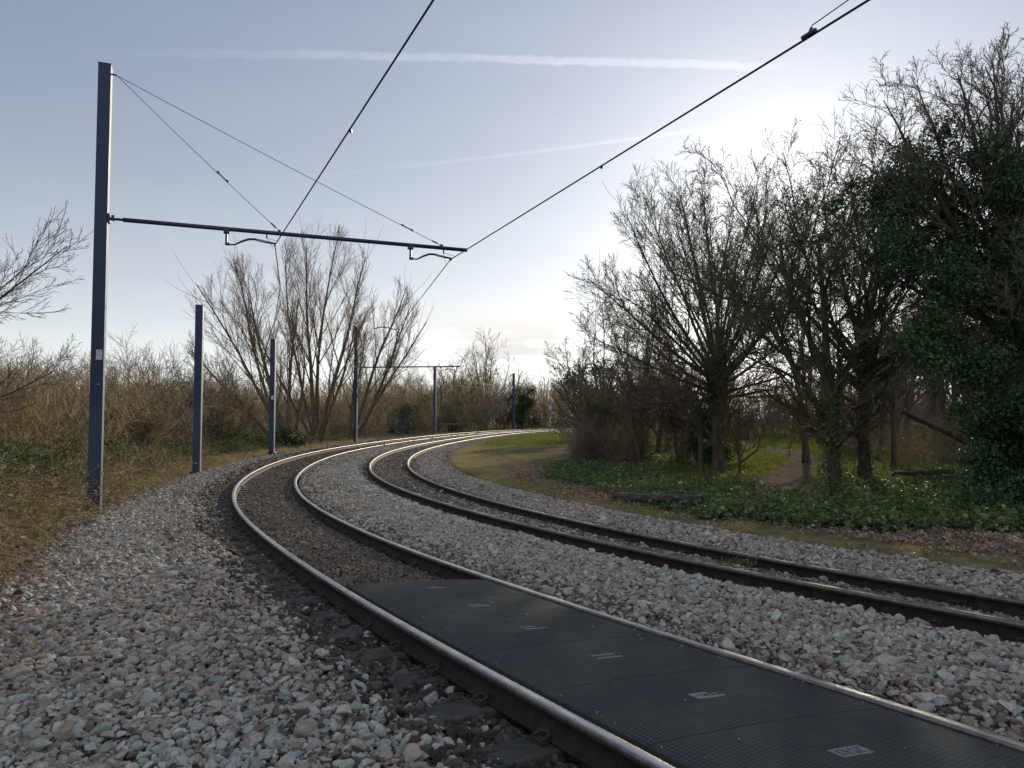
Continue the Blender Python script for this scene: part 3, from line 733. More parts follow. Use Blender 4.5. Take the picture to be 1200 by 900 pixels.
# even pitch fitted through the measured seams
kx = np.arange(6); aL = np.polyfit(kx, [q_[0] for q_ in seams], 1); aR = np.polyfit(kx, [q_[1] for q_ in seams], 1)
pit = (aL[0] + aR[0]) / 2
def seam(k): return (aL[1] + pit * (k) + (aL[0] - pit) * 2.5, aR[1] + pit * k + (aR[0] - pit) * 2.5)
PLAB = ['plain edge of the last crossing panel before the bare brown ballast, faint label bars',
        'second crossing panel from the bare ballast end, smudged label bars at its middle',
        'third crossing panel from the bare ballast end, two clear pale label bars',
        'crossing panel between two dark seams with ribbed surface, fourth from the ballast end',
        'crossing panel fifth from the bare ballast end, framed label with grey figures',
        'nearest crossing panel, with a pale label plate covered in dark figures']
PLAB[0] = 'farthest dark crossing panel, its end butting the bare brown ballast between the rails'
for k in range(-1, 7):
    if k < 0: continue
    (l0, r0), (l1, r1) = seam(k), seam(k + 1)
    g_ = .004
    nu, nv = 15, 7
    U = np.linspace(0, 1, nu); Vv = np.linspace(0, 1, nv)
    uu, vv = np.meshgrid(U, Vv, indexing='ij')
    o = OL + (OR - OL) * uu
    sA = l0 + (r0 - l0) * uu - g_; sB = l1 + (r1 - l1) * uu + g_
    s = sA + (sB - sA) * vv
    top = track_pt(s, o, 0); top[..., 2] += -.014 + .022 * (1 - ((o - .02) / .68) ** 2)
    # rounded rim
    rim_ = (np.minimum(np.minimum(uu, 1 - uu), np.minimum(vv, 1 - vv)) < 1e-6); top[..., 2] -= .006 * rim_
    bot = top.copy(); bot[..., 2] -= .07
    cen = top.mean((0, 1)); th = math.atan2(*(tk(np.array(s.mean()))[[8, 7]]))
    ca, sn = math.cos(-th), math.sin(-th)
    def loc(P):
        d = P - cen; return np.stack([d[..., 0] * ca - d[..., 1] * sn, d[..., 0] * sn + d[..., 1] * ca, d[..., 2]], -1)
    V = np.concatenate([loc(top).reshape(-1, 3), loc(bot).reshape(-1, 3)])
    idx = np.arange(nu * nv).reshape(nu, nv); M_ = nu * nv
    F = [np.stack([idx[:-1, :-1], idx[1:, :-1], idx[1:, 1:], idx[:-1, 1:]], -1).reshape(-1, 4)]
    for e in (idx[0], idx[-1][::-1], idx[:, 0][::-1], idx[:, -1]):
        F.append(np.stack([e[:-1], e[1:], e[1:] + M_, e[:-1] + M_], -1))
    F.append((np.stack([idx[:-1, :-1], idx[1:, :-1], idx[1:, 1:], idx[:-1, 1:]], -1).reshape(-1, 4) + M_)[:, ::-1])
    # make top face upwards whichever way the chainage runs
    a_, b_, c_ = V[F[0][0][0]], V[F[0][0][1]], V[F[0][0][2]]
    if np.cross(b_ - a_, c_ - a_)[2] < 0: F = [f[:, ::-1] for f in F]
    o_ = link('crossing_panel', mesh_data('crossing_panel', V, F, [m_panel], smooth=False), None, cen)
    o_.rotation_euler = (0, 0, th)
    tag(o_, PLAB[min(k, 5)], 'crossing panel', group='crossing panels laid between the rails')
    if k > 5: o_['label'] = 'crossing panel at the very edge of view, beyond the pale label plate'
    # worn label at the middle of the panel
    b = MB(); zt_ = .0012
    tp_ = V[:M_].reshape(nu, nv, 3)[1:-1, 1:-1].reshape(-1, 3)
    quad_ = lambda x_, y_: np.stack([np.ones_like(x_), x_, y_, x_ * x_, x_ * y_, y_ * y_], -1)
    co_ = np.linalg.lstsq(quad_(tp_[:, 0], tp_[:, 1]), tp_[:, 2], rcond=None)[0]
    dyl = (seam(0)[1] - seam(0)[0]) * .0
    w_, h_ = .165, .09
    sk = (r0 - l0) / (OR - OL)
    def strip(x0, x1, y0, y1, mi, dz=0):
        b.add([[x0, y0 + sk * x0, zt_ + dz], [x1, y0 + sk * x1, zt_ + dz], [x1, y1 + sk * x1, zt_ + dz], [x0, y1 + sk * x0, zt_ + dz], [x0, y0 + sk * x0, zt_ + dz - .001], [x1, y0 + sk * x1, zt_ + dz - .001], [x1, y1 + sk * x1, zt_ + dz - .001], [x0, y1 + sk * x0, zt_ + dz - .001]],
              np.array([[0, 1, 2, 3], [7, 6, 5, 4], [0, 4, 5, 1], [1, 5, 6, 2], [2, 6, 7, 3], [3, 7, 4, 0]]), mi)
    if k < 5:
        strip(-w_ / 2, w_ / 2, -h_ / 2, -h_ / 2 + .026, 0)
        strip(-w_ / 2, w_ / 2 * (.3 if k != 3 else .8), h_ / 2 - .022, h_ / 2, 0)
        if k == 4:
            strip(-w_ / 2, -w_ / 2 + .045, -h_ / 2 + .027, h_ / 2 - .023, 0)
        for j in range(3):
            x0 = -.03 + j * .038
            strip(x0, x0 + .008, -.018, .02, 1 if k != 4 else 0)
            if k in (0, 1, 4): strip(x0 + .009, x0 + .026, .012 - .014 * (j % 2), .019 - .014 * (j % 2), 0)
    else:
        strip(-w_ / 2, w_ / 2, -h_ / 2, h_ / 2, 0)
        for j in range(4):
            x0 = -.062 + j * .034
            strip(x0, x0 + .007, -.028, .03, 1, .001)
            strip(x0 + .0075, x0 + .026, .02 - .02 * (j % 3), .027 - .02 * (j % 3), 1, .001)
            strip(x0 + .0075, x0 + .02, -.028, -.021, 1, .001)
    for v_ in b.V: v_[:, 2] += quad_(v_[:, 0], v_[:, 1]) @ co_
    if k < 6: b.build('panel_label', [m_label, m_mark], o_)
# ================================================================== overhead line
m_post, nt = new_mat('blue_pole_paint')
tc = nt.nodes.new('ShaderNodeTexCoord'); P_ = tc.outputs['Object']
mp = nt.nodes.new('ShaderNodeMapping'); mp.inputs['Scale'].default_value = (6, 6, .9); nt.links.new(P_, mp.inputs[0])
sx = nt.nodes.new('ShaderNodeSeparateXYZ'); nt.links.new(P_, sx.inputs[0])
f = noise(nt, 1.6, 5, .7, mp.outputs[0])
c = ramp(nt, f, [(.3, (.006, .022, .062)), (.55, (.008, .030, .080)), (.75, (.016, .042, .092))])
low = mathn(nt, 'LESS_THAN', sx.outputs[2], 2.25)          # lower coat, slightly chalky
c = mixc(nt, mathn(nt, 'MULTIPLY', low, .55), c, (.030, .052, .088))
dirt_ = ramp(nt, mathn(nt, 'ADD', mathn(nt, 'MULTIPLY', sx.outputs[2], -.5), f), [(.25, (0, 0, 0)), (.75, (1, 1, 1))])
c = mixc(nt, mathn(nt, 'MULTIPLY', dirt_, .25), c, (.06, .055, .045))
principled(nt, c, ramp(nt, f, [(.3, (.4, .4, .4)), (.7, (.6, .6, .6))]), spec=.35)
m_arm, nt = new_mat('dark_blue_tube'); principled(nt, (.012, .018, .05), .45, spec=.5)
m_cable, nt = new_mat('steel_cable'); principled(nt, (.04, .04, .045), .6, .2, .2)
m_wire, nt = new_mat('contact_wire_copper'); principled(nt, (.016, .015, .026), .7, spec=.2)
m_gre, nt = new_mat('grey_insulator'); principled(nt, (.24, .25, .27), .5)
m_plate, nt = new_mat('number_plate')
principled(nt, ramp(nt, noise(nt, 18, 4, .7, pos(nt)), [(.35, (.36, .38, .40)), (.65, (.55, .57, .58))]), .6)
m_ink, nt = new_mat('plate_ink'); principled(nt, (.16, .18, .2), .7)

def sagline(a, b, n=12, sag=0.0):
    t = np.linspace(0, 1, n)[:, None]; p = np.asarray(a) * (1 - t) + np.asarray(b) * t
    p[:, 2] -= sag * 4 * t[:, 0] * (1 - t[:, 0]); return p

# pole: foot pixel, top pixel, lateral clearance from the centre of the near track
POLES = [((110.5, 605), (129.5, 77), 3.45), ((230.5, 554), (233, 358), 2.75), ((318.5, 531), (319, 398), 2.6), ((416.5, 519), (416.8, 383), 2.75), ((509.5, 509.5), (509.7, 430), 2.6), ((602, 503.5), (602, 437.5), 2.55)]
PL = []
for (b, t, clr) in POLES:
    sv = np.arange(4, 118, .05); q = track_pt(sv, np.full(len(sv), -clr), 0)
    rb = ray(*b); d = q[:, 0] * rb[1] - q[:, 1] * rb[0]
    j = np.where(np.diff(np.sign(d)) != 0)[0]
    j = j[-1] if len(j) else np.abs(d).argmin()
    x, y = q[j, :2]; z0 = EYE + rb[2] / rb[1] * y; rt = ray(*t); z1 = EYE + rt[2] / rt[1] * y
    PL.append((sv[j], x, y, z0, z1)); print('pole', [round(float(v), 2) for v in PL[-1]])
PLAB2 = ['tallest nearest blue steel pole with long cross arm and white number plate',
         'short plain blue steel pole beside the brambles, a thin cable hooked to its top',
         'short blue steel pole with a small white tag, in front of the big willows',
         'tall blue steel pole at the foot of the right willow, arm over the bend',
         'short thin dark pole beside the low timber barrier on the bend, sunlit on one side',
         'farthest short pole on the bend, sunlit on one side, next to the round bare tree']
for k, (s, x, y, z0, z1) in enumerate(PL):
    t = tk(np.array(s)); rz = math.atan2(t[8], t[7])
    g0 = float(surf_z(np.array(s), np.array(-POLES[k][2])))
    base = min(z0, g0) - .25
    root = empty('overhead_line_pole', (x, y, z0), rz)
    tag(root, PLAB2[k], 'pole', group='steel overhead line poles along the track')
    wd = .245 if k in (0, 3) else .25
    hgt = z1 - z0
    b = MB(); b.box((0, 0, (hgt + (base - z0)) / 2), (wd, wd, hgt - (base - z0)), bev=.012); b.build('post', m_post, root, smooth=False)
    MB().box((0, 0, hgt + .006), (wd + .012, wd + .012, .012), bev=.003).build('cap', m_arm, root)
    MB().box((0, 0, .02), (wd + .16, wd + .16, .05), bev=.01).build('base_plate', m_arm, root)
    if k in (0, 3):
        def t_at(px):
            kx = ray(px, 300)[0] / ray(px, 300)[1]
            return (kx * y - x) / (math.cos(rz) - kx * math.sin(rz))
        L = t_at(547) if k == 0 else t_at(540)
        print('arm', k, L)
        az = (EYE + (489.95 - 253) / FPX * y - z0) if k == 0 else (EYE + (489.95 - 430.5) / FPX * y - z0)
        yt = y + L * math.sin(rz)
        rise = (EYE + (489.95 - 291.5) / FPX * yt - z0) - az if k == 0 else .02
        A0 = np.array([wd / 2, 0, az]); A1 = np.array([L, 0, az + rise])
        arm = MB().tube([A0 + (A1 - A0) * .035, A1], .048, 12)
        arm.build('cross_arm', m_arm, root, smooth=True)
        b = MB(); b.box((wd / 2 + .02, 0, az), (.04, .16, .2), bev=.006); b.tube([(wd / 2 + .02, 0, az), A0 + (A1 - A0) * .045], .03, 8); b.box((wd / 2 + .09, 0, az + .02), (.07, .05, .12), bev=.006)
        b.build('arm_hinge', m_arm, root)
        def onarm(t_): return A0 + (A1 - A0) * ((t_ - wd / 2) / (L - wd / 2))
        REG = [(t_at(265), t_at(322), t_at(327)), (t_at(481), t_at(528), t_at(517))] if k == 0 else [(L * .305, L * .435, L * .43), (L * .815, L * .945, L * .92)]
        ARM = globals().setdefault('ARM', {}); ARM[k] = (L, az, rise, REG)
        top = np.array([wd / 2, 0, hgt - .16])
        MB().tube([top - (.02, 0, 0), top + (.10, 0, -.02)], .018, 6).build('stay_bracket', m_arm, root)
        for (td, tw, ts) in REG:
            # stay cable with a turnbuckle
            a = top + np.array([.10, 0, -.02]); e = onarm(ts) + np.array([0, 0, .06])
            sg = MB().tube(sagline(a, e, 10, .03), .0065, 6)
            st_ = sg.build('stay_cable', m_cable, root, smooth=True)
            tb = MB(); f0 = .60 if td < 3.4 else .86
            c0 = a + (e - a) * f0; c1 = a + (e - a) * (f0 + .05); c1 = c0 + norm(e - a) * .32
            tb.tube([c0, c0 + (c1 - c0) * .2], .022, 6); tb.tube([c0 + (c1 - c0) * .15 + (0, .014, 0), c0 + (c1 - c0) * .85 + (0, .014, 0)], .006, 5); tb.tube([c0 + (c1 - c0) * .15 - (0, .014, 0), c0 + (c1 - c0) * .85 - (0, .014, 0)], .006, 5); tb.tube([c0 + (c1 - c0) * .8, c1], .022, 6)
            tb.tube([e - norm(e - a) * .25, e - norm(e - a) * .1], .018, 6)
            tb.build('turnbuckle', m_cable, st_, smooth=True)
            MB().box(onarm(ts) + np.array([0, 0, .03]), (.07, .11, .10), bev=.01).build('stay_clamp', m_arm, root)
            # registration: drop post, cranked arm to the wire
            p0 = onarm(td); zd = .345 if td < 3.4 else .335
            b = MB(); b.tube([p0 - (0, 0, .02), p0 - (0, 0, zd)], .026, 10); b.box(p0 - np.array([0, 0, .05]), (.13, .12, .10), bev=.012); b.box(p0 + np.array([.02, 0, -zd + .01]), (.10, .06, .06), bev=.01)
            b.build('drop_post', m_arm, root, smooth=False)
            q0 = p0 + np.array([.06, 0, -zd]); w1 = onarm(tw) + np.array([0, 0, -.27])
            dx = w1 - q0
            pts = [q0, q0 + dx * .12 + (0, 0, .0), q0 + dx * .26 + (0, 0, .07), q0 + dx * .42 + (0, 0, .125), q0 + dx * .55 + (0, 0, .125), q0 + dx * .72 + (0, 0, .085), q0 + dx * .86 + (0, 0, .055), w1 + (0, 0, .03)]
            rg = MB().tube(pts, [.018, .018, .024, .026, .026, .024, .026, .022], 8).build('registration_arm', m_arm, root, smooth=True)
            MB().tube([pts[4] + (pts[5] - pts[4]) * .3, pts[5], pts[5] + (pts[6] - pts[5]) * .8], .029, 10).build('insulator_sleeve', m_gre, rg, smooth=True)
            b = MB(); b.box(w1 + np.array([0, 0, .005]), (.035, .12, .07), bev=.008); pw = onarm(tw - .18); b.tube([pw, pw - (0, 0, .13)], .016, 6); b.tube([pw - (0, 0, .12), w1 + (0, -.35, .01)], .005, 5); b.tube([pw - (0, 0, .12), w1 + (0, .45, .01)], .005, 5)
            b.build('wire_clamp', m_arm, root)
    if k == 0:
        # number plate: three short rows of figures, too small to read
        pz = EYE + (489.95 - 416) / FPX * y - z0
        pl = MB().box((.035, -wd / 2 - .006, pz), (.115, .008, .21), bev=.003).build('number_plate', m_plate, root)
        b = MB()
        for r in range(3):
            for cx in (-.022, .022):
                if r == 2 and cx > 0: continue
                zc = pz + .058 - r * .058; x0 = .035 + cx + (.022 if r == 2 else 0)
                b.box((x0 - .009, -wd / 2 - .0115, zc), (.005, .003, .036)); b.box((x0 + .004, -wd / 2 - .0115, zc + .015), (.02, .003, .005)); b.box((x0 + .004, -wd / 2 - .0115, zc - .015 * (1 if cx < 0 else -.1)), (.018, .003, .005))
        b.build('plate_figures', m_ink, pl)
        MB().box((.03, -wd / 2 - .004, EYE + (489.95 - 450.5) / FPX * y - z0), (.05, .006, .014)).build('riveted_tag', m_plate, root)
    if k == 2:
        MB().box((.03, -wd / 2 - .005, EYE + (489.95 - 466) / FPX * y - z0), (.12, .008, .2), bev=.003).build('number_plate', m_plate, root)
    PL[k] = (s, x, y, z0, z1, root)

def pole_local(k, p):
    s, x, y, z0, z1, root = PL[k]; a = root.rotation_euler.z
    return np.array([x + p[0] * math.cos(a) - p[1] * math.sin(a), y + p[0] * math.sin(a) + p[1] * math.cos(a), z0 + p[2]])
y0 = PL[0][2]
azp = EYE + (489.95 - 253) / FPX * y0 - PL[0][3]
def arm_pt(k, t, dz):
    L, az, rise, REG = ARM[k]
    return pole_local(k, (t, 0, az + rise * t / L + dz))
W1a, W2a = arm_pt(0, ARM[0][3][0][1], -.27), arm_pt(0, ARM[0][3][1][1], -.27)
zc = W1a[2]
p1 = [at_z(508, 0, zc + .02), W1a, at_z(328.5, 335, zc - .02), at_z(321, 384, zc - .03)]
p2 = [at_z(1018, 0, W2a[2] + .02), W2a, at_z(464, 387, W2a[2] - .05), at_z(481, 420, W2a[2] - .12)]
q1 = p1[0] + (p1[0] - p1[1]) * 1.3; q2 = p2[0] + (p2[0] - p2[1]) * 1.3
w1 = [q1] + p1 + [track_pt(np.array(s_), np.array(-.1), 0, 5.0) for s_ in (39, 47)] + [arm_pt(3, ARM[3][3][0][1], -.27)] + [track_pt(np.array(s_), np.array(0.), 0, 4.95) for s_ in (66, 77, 88, 98, 110, 122)]
w2 = [q2] + p2 + [arm_pt(3, ARM[3][3][1][1], -.27)] + [track_pt(np.array(s_), np.array(0.), 1, 4.95) for s_ in (66, 77, 88, 98, 110, 122)]
def wire(pts, name, lab):
    P = [pts[0]]
    for a, b in zip(pts[:-1], pts[1:]):
        P += list(sagline(a, b, 7, 0 if a[1] < 30 else .0003 * np.sum((np.asarray(b) - a) ** 2))[1:])
    root = tag(MB().tube(P, .0125, 6).build(name, m_wire, smooth=True), lab, 'overhead wire', group='overhead contact wires')
    return root
o1 = wire(w1, 'contact_wire', 'overhead contact wire above the track with the crossing panels, the steeper of the two')
o2 = wire(w2, 'contact_wire', 'overhead contact wire above the track beside the wood, slanting past the bare treetops')
# clamps and droppers on the wires
for par, pts in ((o1, [at_z(411, 155, zc)]), (o2, [at_z(705, 197, W2a[2])])):
    b = MB()
    for p_ in pts: b.box(p_ + np.array([0, 0, .02]), (.035, .08, .045), bev=.01)
    b.build('wire_joint', m_arm, par)
jc = at_z(948, 40, W2a[2] + .02)
b = MB(); b.tube([jc - norm(p2[1] - p2[0]) * .09, jc + norm(p2[1] - p2[0]) * .09], .024, 8); b.tube([jc, jc + (.03, 0, .07)], .016, 6); b.build('feeder_clamp', m_arm, o2)
f2 = at_z(994, 0, W2a[2] + .32); MB().tube([jc + (.03, 0, .09), f2, f2 + (f2 - jc) * .9], .006, 6).build('feeder_cable', m_cable, o2)
# pull-off cable from the top of the second pole across to both wires
a = pole_local(1, (.125, 0, PL[1][4] - PL[1][3] - .22)); bpt = p1[3]; cpt = p2[2]
mid_ = cpt + (bpt - cpt) * .18
b = MB(); b.tube(sagline(a, bpt, 8, .05), .005, 6); b.tube(sagline(bpt, mid_ + (0, 0, .05), 8, .05), .005, 6)
po = tag(b.build('pull_off_cable', m_cable, smooth=True), 'thin cable from the top of the plain short pole across to both contact wires', 'cable')
MB().tube([mid_ + (0, 0, .05), mid_ + (cpt - mid_) * .3 + (0, 0, .13), mid_ + (cpt - mid_) * .7 + (0, 0, .09), cpt + (0, 0, .02)], .024, 8).build('steady_arm', m_arm, po, smooth=True)

# ================================================================== small things along the line
m_wood, nt = new_mat('weathered_timber')
mp = nt.nodes.new('ShaderNodeMapping'); tc = nt.nodes.new('ShaderNodeTexCoord'); mp.inputs['Scale'].default_value = (.8, 8, 8); nt.links.new(tc.outputs['Object'], mp.inputs[0])
principled(nt, ramp(nt, noise(nt, 4, 5, .7, mp.outputs[0]), [(.3, (.16, .125, .09)), (.7, (.36, .30, .23))]), .85, normal=bump(nt, noise(nt, 9, 4, .7, mp.outputs[0]), .4, .01))
m_oldwood, nt = new_mat('dark_old_timber')
mp = nt.nodes.new('ShaderNodeMapping'); tc = nt.nodes.new('ShaderNodeTexCoord'); mp.inputs['Scale'].default_value = (.8, 8, 8); nt.links.new(tc.outputs['Object'], mp.inputs[0])
principled(nt, ramp(nt, noise(nt, 4, 5, .7, mp.outputs[0]), [(.3, (.022, .018, .016)), (.7, (.085, .07, .06))]), .9, normal=bump(nt, noise(nt, 9, 4, .7, mp.outputs[0]), .6, .02))
a = at_z(722, 577, -.12); b_ = at_z(822, 586, -.12)
dv = b_ - a; Lg = np.linalg.norm(dv[:2])
bm = MB()
xs_ = np.linspace(-Lg / 2, Lg / 2, 26); ring = np.array([(-.10, -.06), (0, -.065), (.10, -.06), (.105, -.01), (.09, .045), (0, .05), (-.09, .043), (-.105, -.01)])
wr_ = rng.normal(size=(26, 8, 2)) * .006; wr_[-3:] += rng.normal(size=(3, 8, 2)) * .018; sgz = .03 * np.sin(xs_ * 1.3)
Vb = np.concatenate([np.stack([np.full(8, x_), ring[:, 0] + wr_[i_, :, 0], ring[:, 1] + wr_[i_, :, 1] + sgz[i_]], 1) for i_, x_ in enumerate(xs_)])
ib = np.arange(25)[:, None] * 8; jb = np.arange(8)[None]; jb2 = (jb + 1) % 8
bm.add(Vb, [np.stack([ib + jb, ib + jb2, ib + 8 + jb2, ib + 8 + jb], -1).reshape(-1, 4)[:, ::-1], np.arange(8)[None], np.arange(200, 208)[None, ::-1]])
o_ = bm.build('timber_beam', m_oldwood, loc=tuple((a + b_) / 2 + (0, .1, -.02))); o_.rotation_euler = (R_(6), R_(-.6), math.atan2(dv[1], dv[0]))
tag(o_, 'dark old timber beam lying half sunk in leaf litter before the ivy', 'timber beam')
# low timber barrier on the bend
a = at_depth(463, 497, 92); e = at_depth(545, 494, 96); g0 = float(ground_z(a[0], a[1]))
root = empty('timber_barrier', (a[0], a[1], g0)); tag(root, 'low pale timber barrier rail beyond the bend, between two poles', 'barrier')
dv = e - a; Ln = np.linalg.norm(dv[:2]); rz = math.atan2(dv[1], dv[0])
za_ = a[2] - g0
o_ = MB().box((Ln / 2, 0, za_), (Ln, .12, .2), bev=.02).build('rail_board', m_wood, root); o_.rotation_euler = (0, 0, rz)
for t_ in (0.02, .33, .66, .98):
    o_ = MB().box((t_ * Ln, .13, (za_ + .05) / 2 - .1), (.16, .14, za_ + .5), bev=.015).build('post', m_wood, root); o_.rotation_euler = (0, 0, rz)
# signal post on the bend
m_galv, nt = new_mat('galvanised_steel'); principled(nt, (.34, .36, .38), .5, .5)
m_sign, nt = new_mat('grey_blue_sign'); principled(nt, (.10, .15, .2), .55)
pS = at_depth(644.5, 504, 71); g0 = float(ground_z(pS[0], pS[1])); zt_ = at_depth(644.5, 476, 71)[2]; zs = at_depth(644.5, 484, 71)[2]
root = empty('lineside_sign', (pS[0], pS[1], g0)); tag(root, 'small blue-grey lineside sign on a thin grey post in the sunlit grass', 'sign')
MB().tube([(0, 0, -.2), (0, 0, zt_ - g0)], .05, 8).build('post', m_galv, root, smooth=True)
MB().box((0, -.07, zs - g0), (.34, .03, .75), bev=.01).build('sign_plate', m_sign, root)
# parapet with railings far round the bend
a = at_depth(652, 497, 128); e = at_depth(720, 496, 136); g0 = float(ground_z(a[0], a[1]))
dv = e - a; Ln = np.linalg.norm(dv[:2]); rz = math.atan2(dv[1], dv[0]); zt_ = at_depth(660, 484, 128)[2] - g0
root = empty('metal_railing', (a[0], a[1], g0), rz); tag(root, 'grey metal railing far round the bend behind the sign post', 'railing')
MB().box((Ln / 2, 0, zt_), (Ln, .12, .22)).build('top_rail', m_galv, root)
MB().box((Ln / 2, 0, zt_ * .62), (Ln, .08, .10)).build('middle_rail', m_galv, root)
for j in range(8):
    MB().box((Ln * j / 7, .0, zt_ / 2 - .1), (.16, .13, zt_ + .1)).build('post', m_galv, root)
# ================================================================== trees
def grow(P0, D0, L, R0, R1, n, wob, trop, tw=.9):
    N_ = len(P0); P = np.zeros((N_, n, 3)); P[:, 0] = P0; d = norm(D0)
    st = (np.broadcast_to(L, (N_,)) / (n - 1))[:, None]
    for i in range(1, n):
        d = norm(d + wob * rng.normal(size=(N_, 3)) + np.array([0, 0, 1.]) * trop)
        P[:, i] = P[:, i - 1] + d * st
    t = np.linspace(0, 1, n)[None] ** tw
    R = np.broadcast_to(R0, (N_,))[:, None] * (1 - t) + np.broadcast_to(R1, (N_,))[:, None] * t
    return P, R
def spawn(P, R, L, m, t0, t1, a0, a1, lf, rf, fall=.55, alen=0.0):
    N_, n, _ = P.shape; L = np.broadcast_to(L, (N_,))
    t = (np.arange(m)[None] + rng.random((N_, m))) / m; tt = t0 + (t1 - t0) * t
    x = tt * (n - 1); i = np.minimum(x.astype(int), n - 2); f = x - i
    k = np.arange(N_)[:, None]
    p = P[k, i] * (1 - f[..., None]) + P[k, i + 1] * f[..., None]
    T = norm(P[k, i + 1] - P[k, i]); r = R[k, i] * (1 - f) + R[k, i + 1] * f
    ref = np.where(np.abs(T[..., 2:3]) > .8, np.array([1., .1, 0]), np.array([0, .1, 1.]))
    U = norm(np.cross(T, ref)); V = np.cross(T, U)
    az = np.arange(m)[None] * 2.4 + rng.random((N_, 1)) * 6.28 + rng.normal(size=(N_, m)) * .5
    an = rng.uniform(a0, a1, (N_, m))
    D = np.cos(an)[..., None] * T + np.sin(an)[..., None] * (np.cos(az)[..., None] * U + np.sin(az)[..., None] * V)
    Lc = L[:, None] * lf * (1 - fall * t) * rng.uniform(.65, 1.25, (N_, m))
    Lc = Lc * (1 - alen * (an - a0) / max(a1 - a0, 1e-3))
    Rc = np.minimum(r * rf, r * .85)
    return p.reshape(-1, 3), D.reshape(-1, 3), Lc.ravel(), Rc.ravel()

def make_tree(stems, levels, tip=.0035, kmin=3, env=None):
    """stems: list of (p0, dir, length, r0, r1, npts, wobble, tropism). levels: dicts. -> (trunk V,F), (crown V,F), skeleton"""
    P = []; R = []; L = []
    for (p0, d, l, r0, r1, n, wob, tr) in stems:
        a, b = grow(np.array([p0], float), np.array([d], float), np.array([l]), r0, r1, 8, wob, tr)
        P.append(a); R.append(b); L.append(l)
    P = np.concatenate(P); R = np.concatenate(R); L = np.array(L, float)
    # flare at the foot
    R = R.copy(); R[:, 0] *= 1.35
    tv = MBq(); tv.tub(P, R, 10); cv = MBq(); skel = [(P, R)]
    for q, lv in enumerate(levels):
        p, d, l, r = spawn(P, R, L, lv['m'], lv.get('t0', .25), lv.get('t1', 1.), lv.get('a0', .4), lv.get('a1', .9), lv['lf'], lv.get('rf', .6), lv.get('fall', .55), lv.get('alen', 0.0))
        keep = l > lv.get('lmin', .05); p, d, l, r = p[keep], d[keep], l[keep], r[keep]
        if 'flat' in lv: d = norm(d * np.array([1, 1, lv['flat']]))
        r = np.maximum(r, tip)
        P2, R2 = grow(p, d, l, r, np.maximum(r * .35, tip * .8), lv.get('n', 5), lv.get('wob', .15), lv.get('trop', .05))
        if env is not None and q >= 1:
            ok = env(P2[:, -1]); P2, R2, l = P2[ok], R2[ok], l[ok]
        (tv if q == 0 else cv).tub(P2, R2, (7, 5, 4, 3, 3, 3)[q] if kmin == 3 else 3)
        P, R, L = P2, R2, l; skel.append((P, R))
    return tv, cv, skel
class MBq:
    def __init__(s): s.V = []; s.F = []; s.n = 0
    def tub(s, P, R, k):
        if not len(P): return
        V, F = tubes(P, R, k); s.V.append(V); s.F.append(F + s.n); s.n += len(V)
    def raw(s, V, F): s.V.append(V); s.F.append(F + s.n); s.n += len(V)
    def mesh(s, name, mats, smooth=True):
        by = {}
        for f in s.F: by.setdefault(f.shape[1], []).append(f)
        return mesh_data(name, np.concatenate(s.V), [np.concatenate(v) for v in by.values()], mats if isinstance(mats, list) else [mats], smooth)

def leaves(C, spread, n, size, up=.25, out=None):
    """n leaves round each centre C (m,3); spread (m,) radii; surface-weighted"""
    m = len(C); k = n
    d = norm(rng.normal(size=(m, k, 3))); rr = np.broadcast_to(np.asarray(spread, float).reshape(-1, 1), (m, k)) * rng.random((m, k)) ** .55
    P = (C[:, None] + d * rr[..., None] * np.array([1, 1, .9])).reshape(-1, 3)
    nrm_ = norm(d.reshape(-1, 3) * 1.0 + rng.normal(size=(m * k, 3)) * .42 + np.array([0, 0, up]))
    return leaf_quads(P, nrm_, size)
def leaf_quads(P, nrm_, size):
    n = len(P); sz = size * rng.uniform(.6, 1.3, n)[:, None]
    ref = rng.normal(size=(n, 3)); U = norm(np.cross(nrm_, ref)); V_ = np.cross(nrm_, U)
    fold = nrm_ * sz * .16
    A = P - U * sz * .5; B = P + V_ * sz * .36 - fold * 0 + U * sz * -.08; C = P + U * sz * .55 - fold; D = P - V_ * sz * .36 + U * sz * -.08
    V = np.stack([A, B + fold * .6, C, D + fold * .6], 1).reshape(-1, 3)
    i = np.arange(n)[:, None] * 4
    return V, np.concatenate([i + np.array([[0, 1, 2]]), i + np.array([[0, 2, 3]])])

m_bark = mat_bark('bark_grey_brown', (.035, .028, .022), (.12, .10, .078), (.075, .08, .035))
m_bark_w = mat_bark('bark_willow', (.06, .045, .032), (.20, .155, .11))
m_bark_d = mat_bark('bark_dark', (.038, .031, .025), (.12, .10, .08), (.06, .07, .035))
m_tw = mat_twig('twig_dark_brown', (.075, .06, .046), (.165, .132, .10))
m_tw_o = mat_twig('twig_olive', (.07, .062, .034), (.15, .135, .075))
m_tw_g = mat_twig('twig_grey_lilac', (.10, .08, .065), (.21, .175, .14))
m_tw_w = mat_twig('twig_willow', (.13, .088, .055), (.25, .175, .11))
m_tw_l = mat_twig('twig_straw_brown', (.22, .17, .078), (.43, .345, .175))
m_tw_r = mat_twig('twig_red_brown', (.16, .12, .06), (.32, .245, .13))
m_ivy = mat_leaf('ivy_leaves', [(.2, (.010, .030, .015)), (.45, (.022, .060, .027)), (.68, (.045, .10, .038)), (.85, (.10, .15, .055)), (.97, (.17, .20, .08))], rough=.55, trans=.22, spec=.28)
m_gcov = mat_leaf('ground_ivy_leaves', [(.2, (.042, .074, .034)), (.45, (.078, .128, .052)), (.7, (.13, .18, .075)), (.9, (.21, .235, .115))], rough=.6, trans=.3, spec=.2)
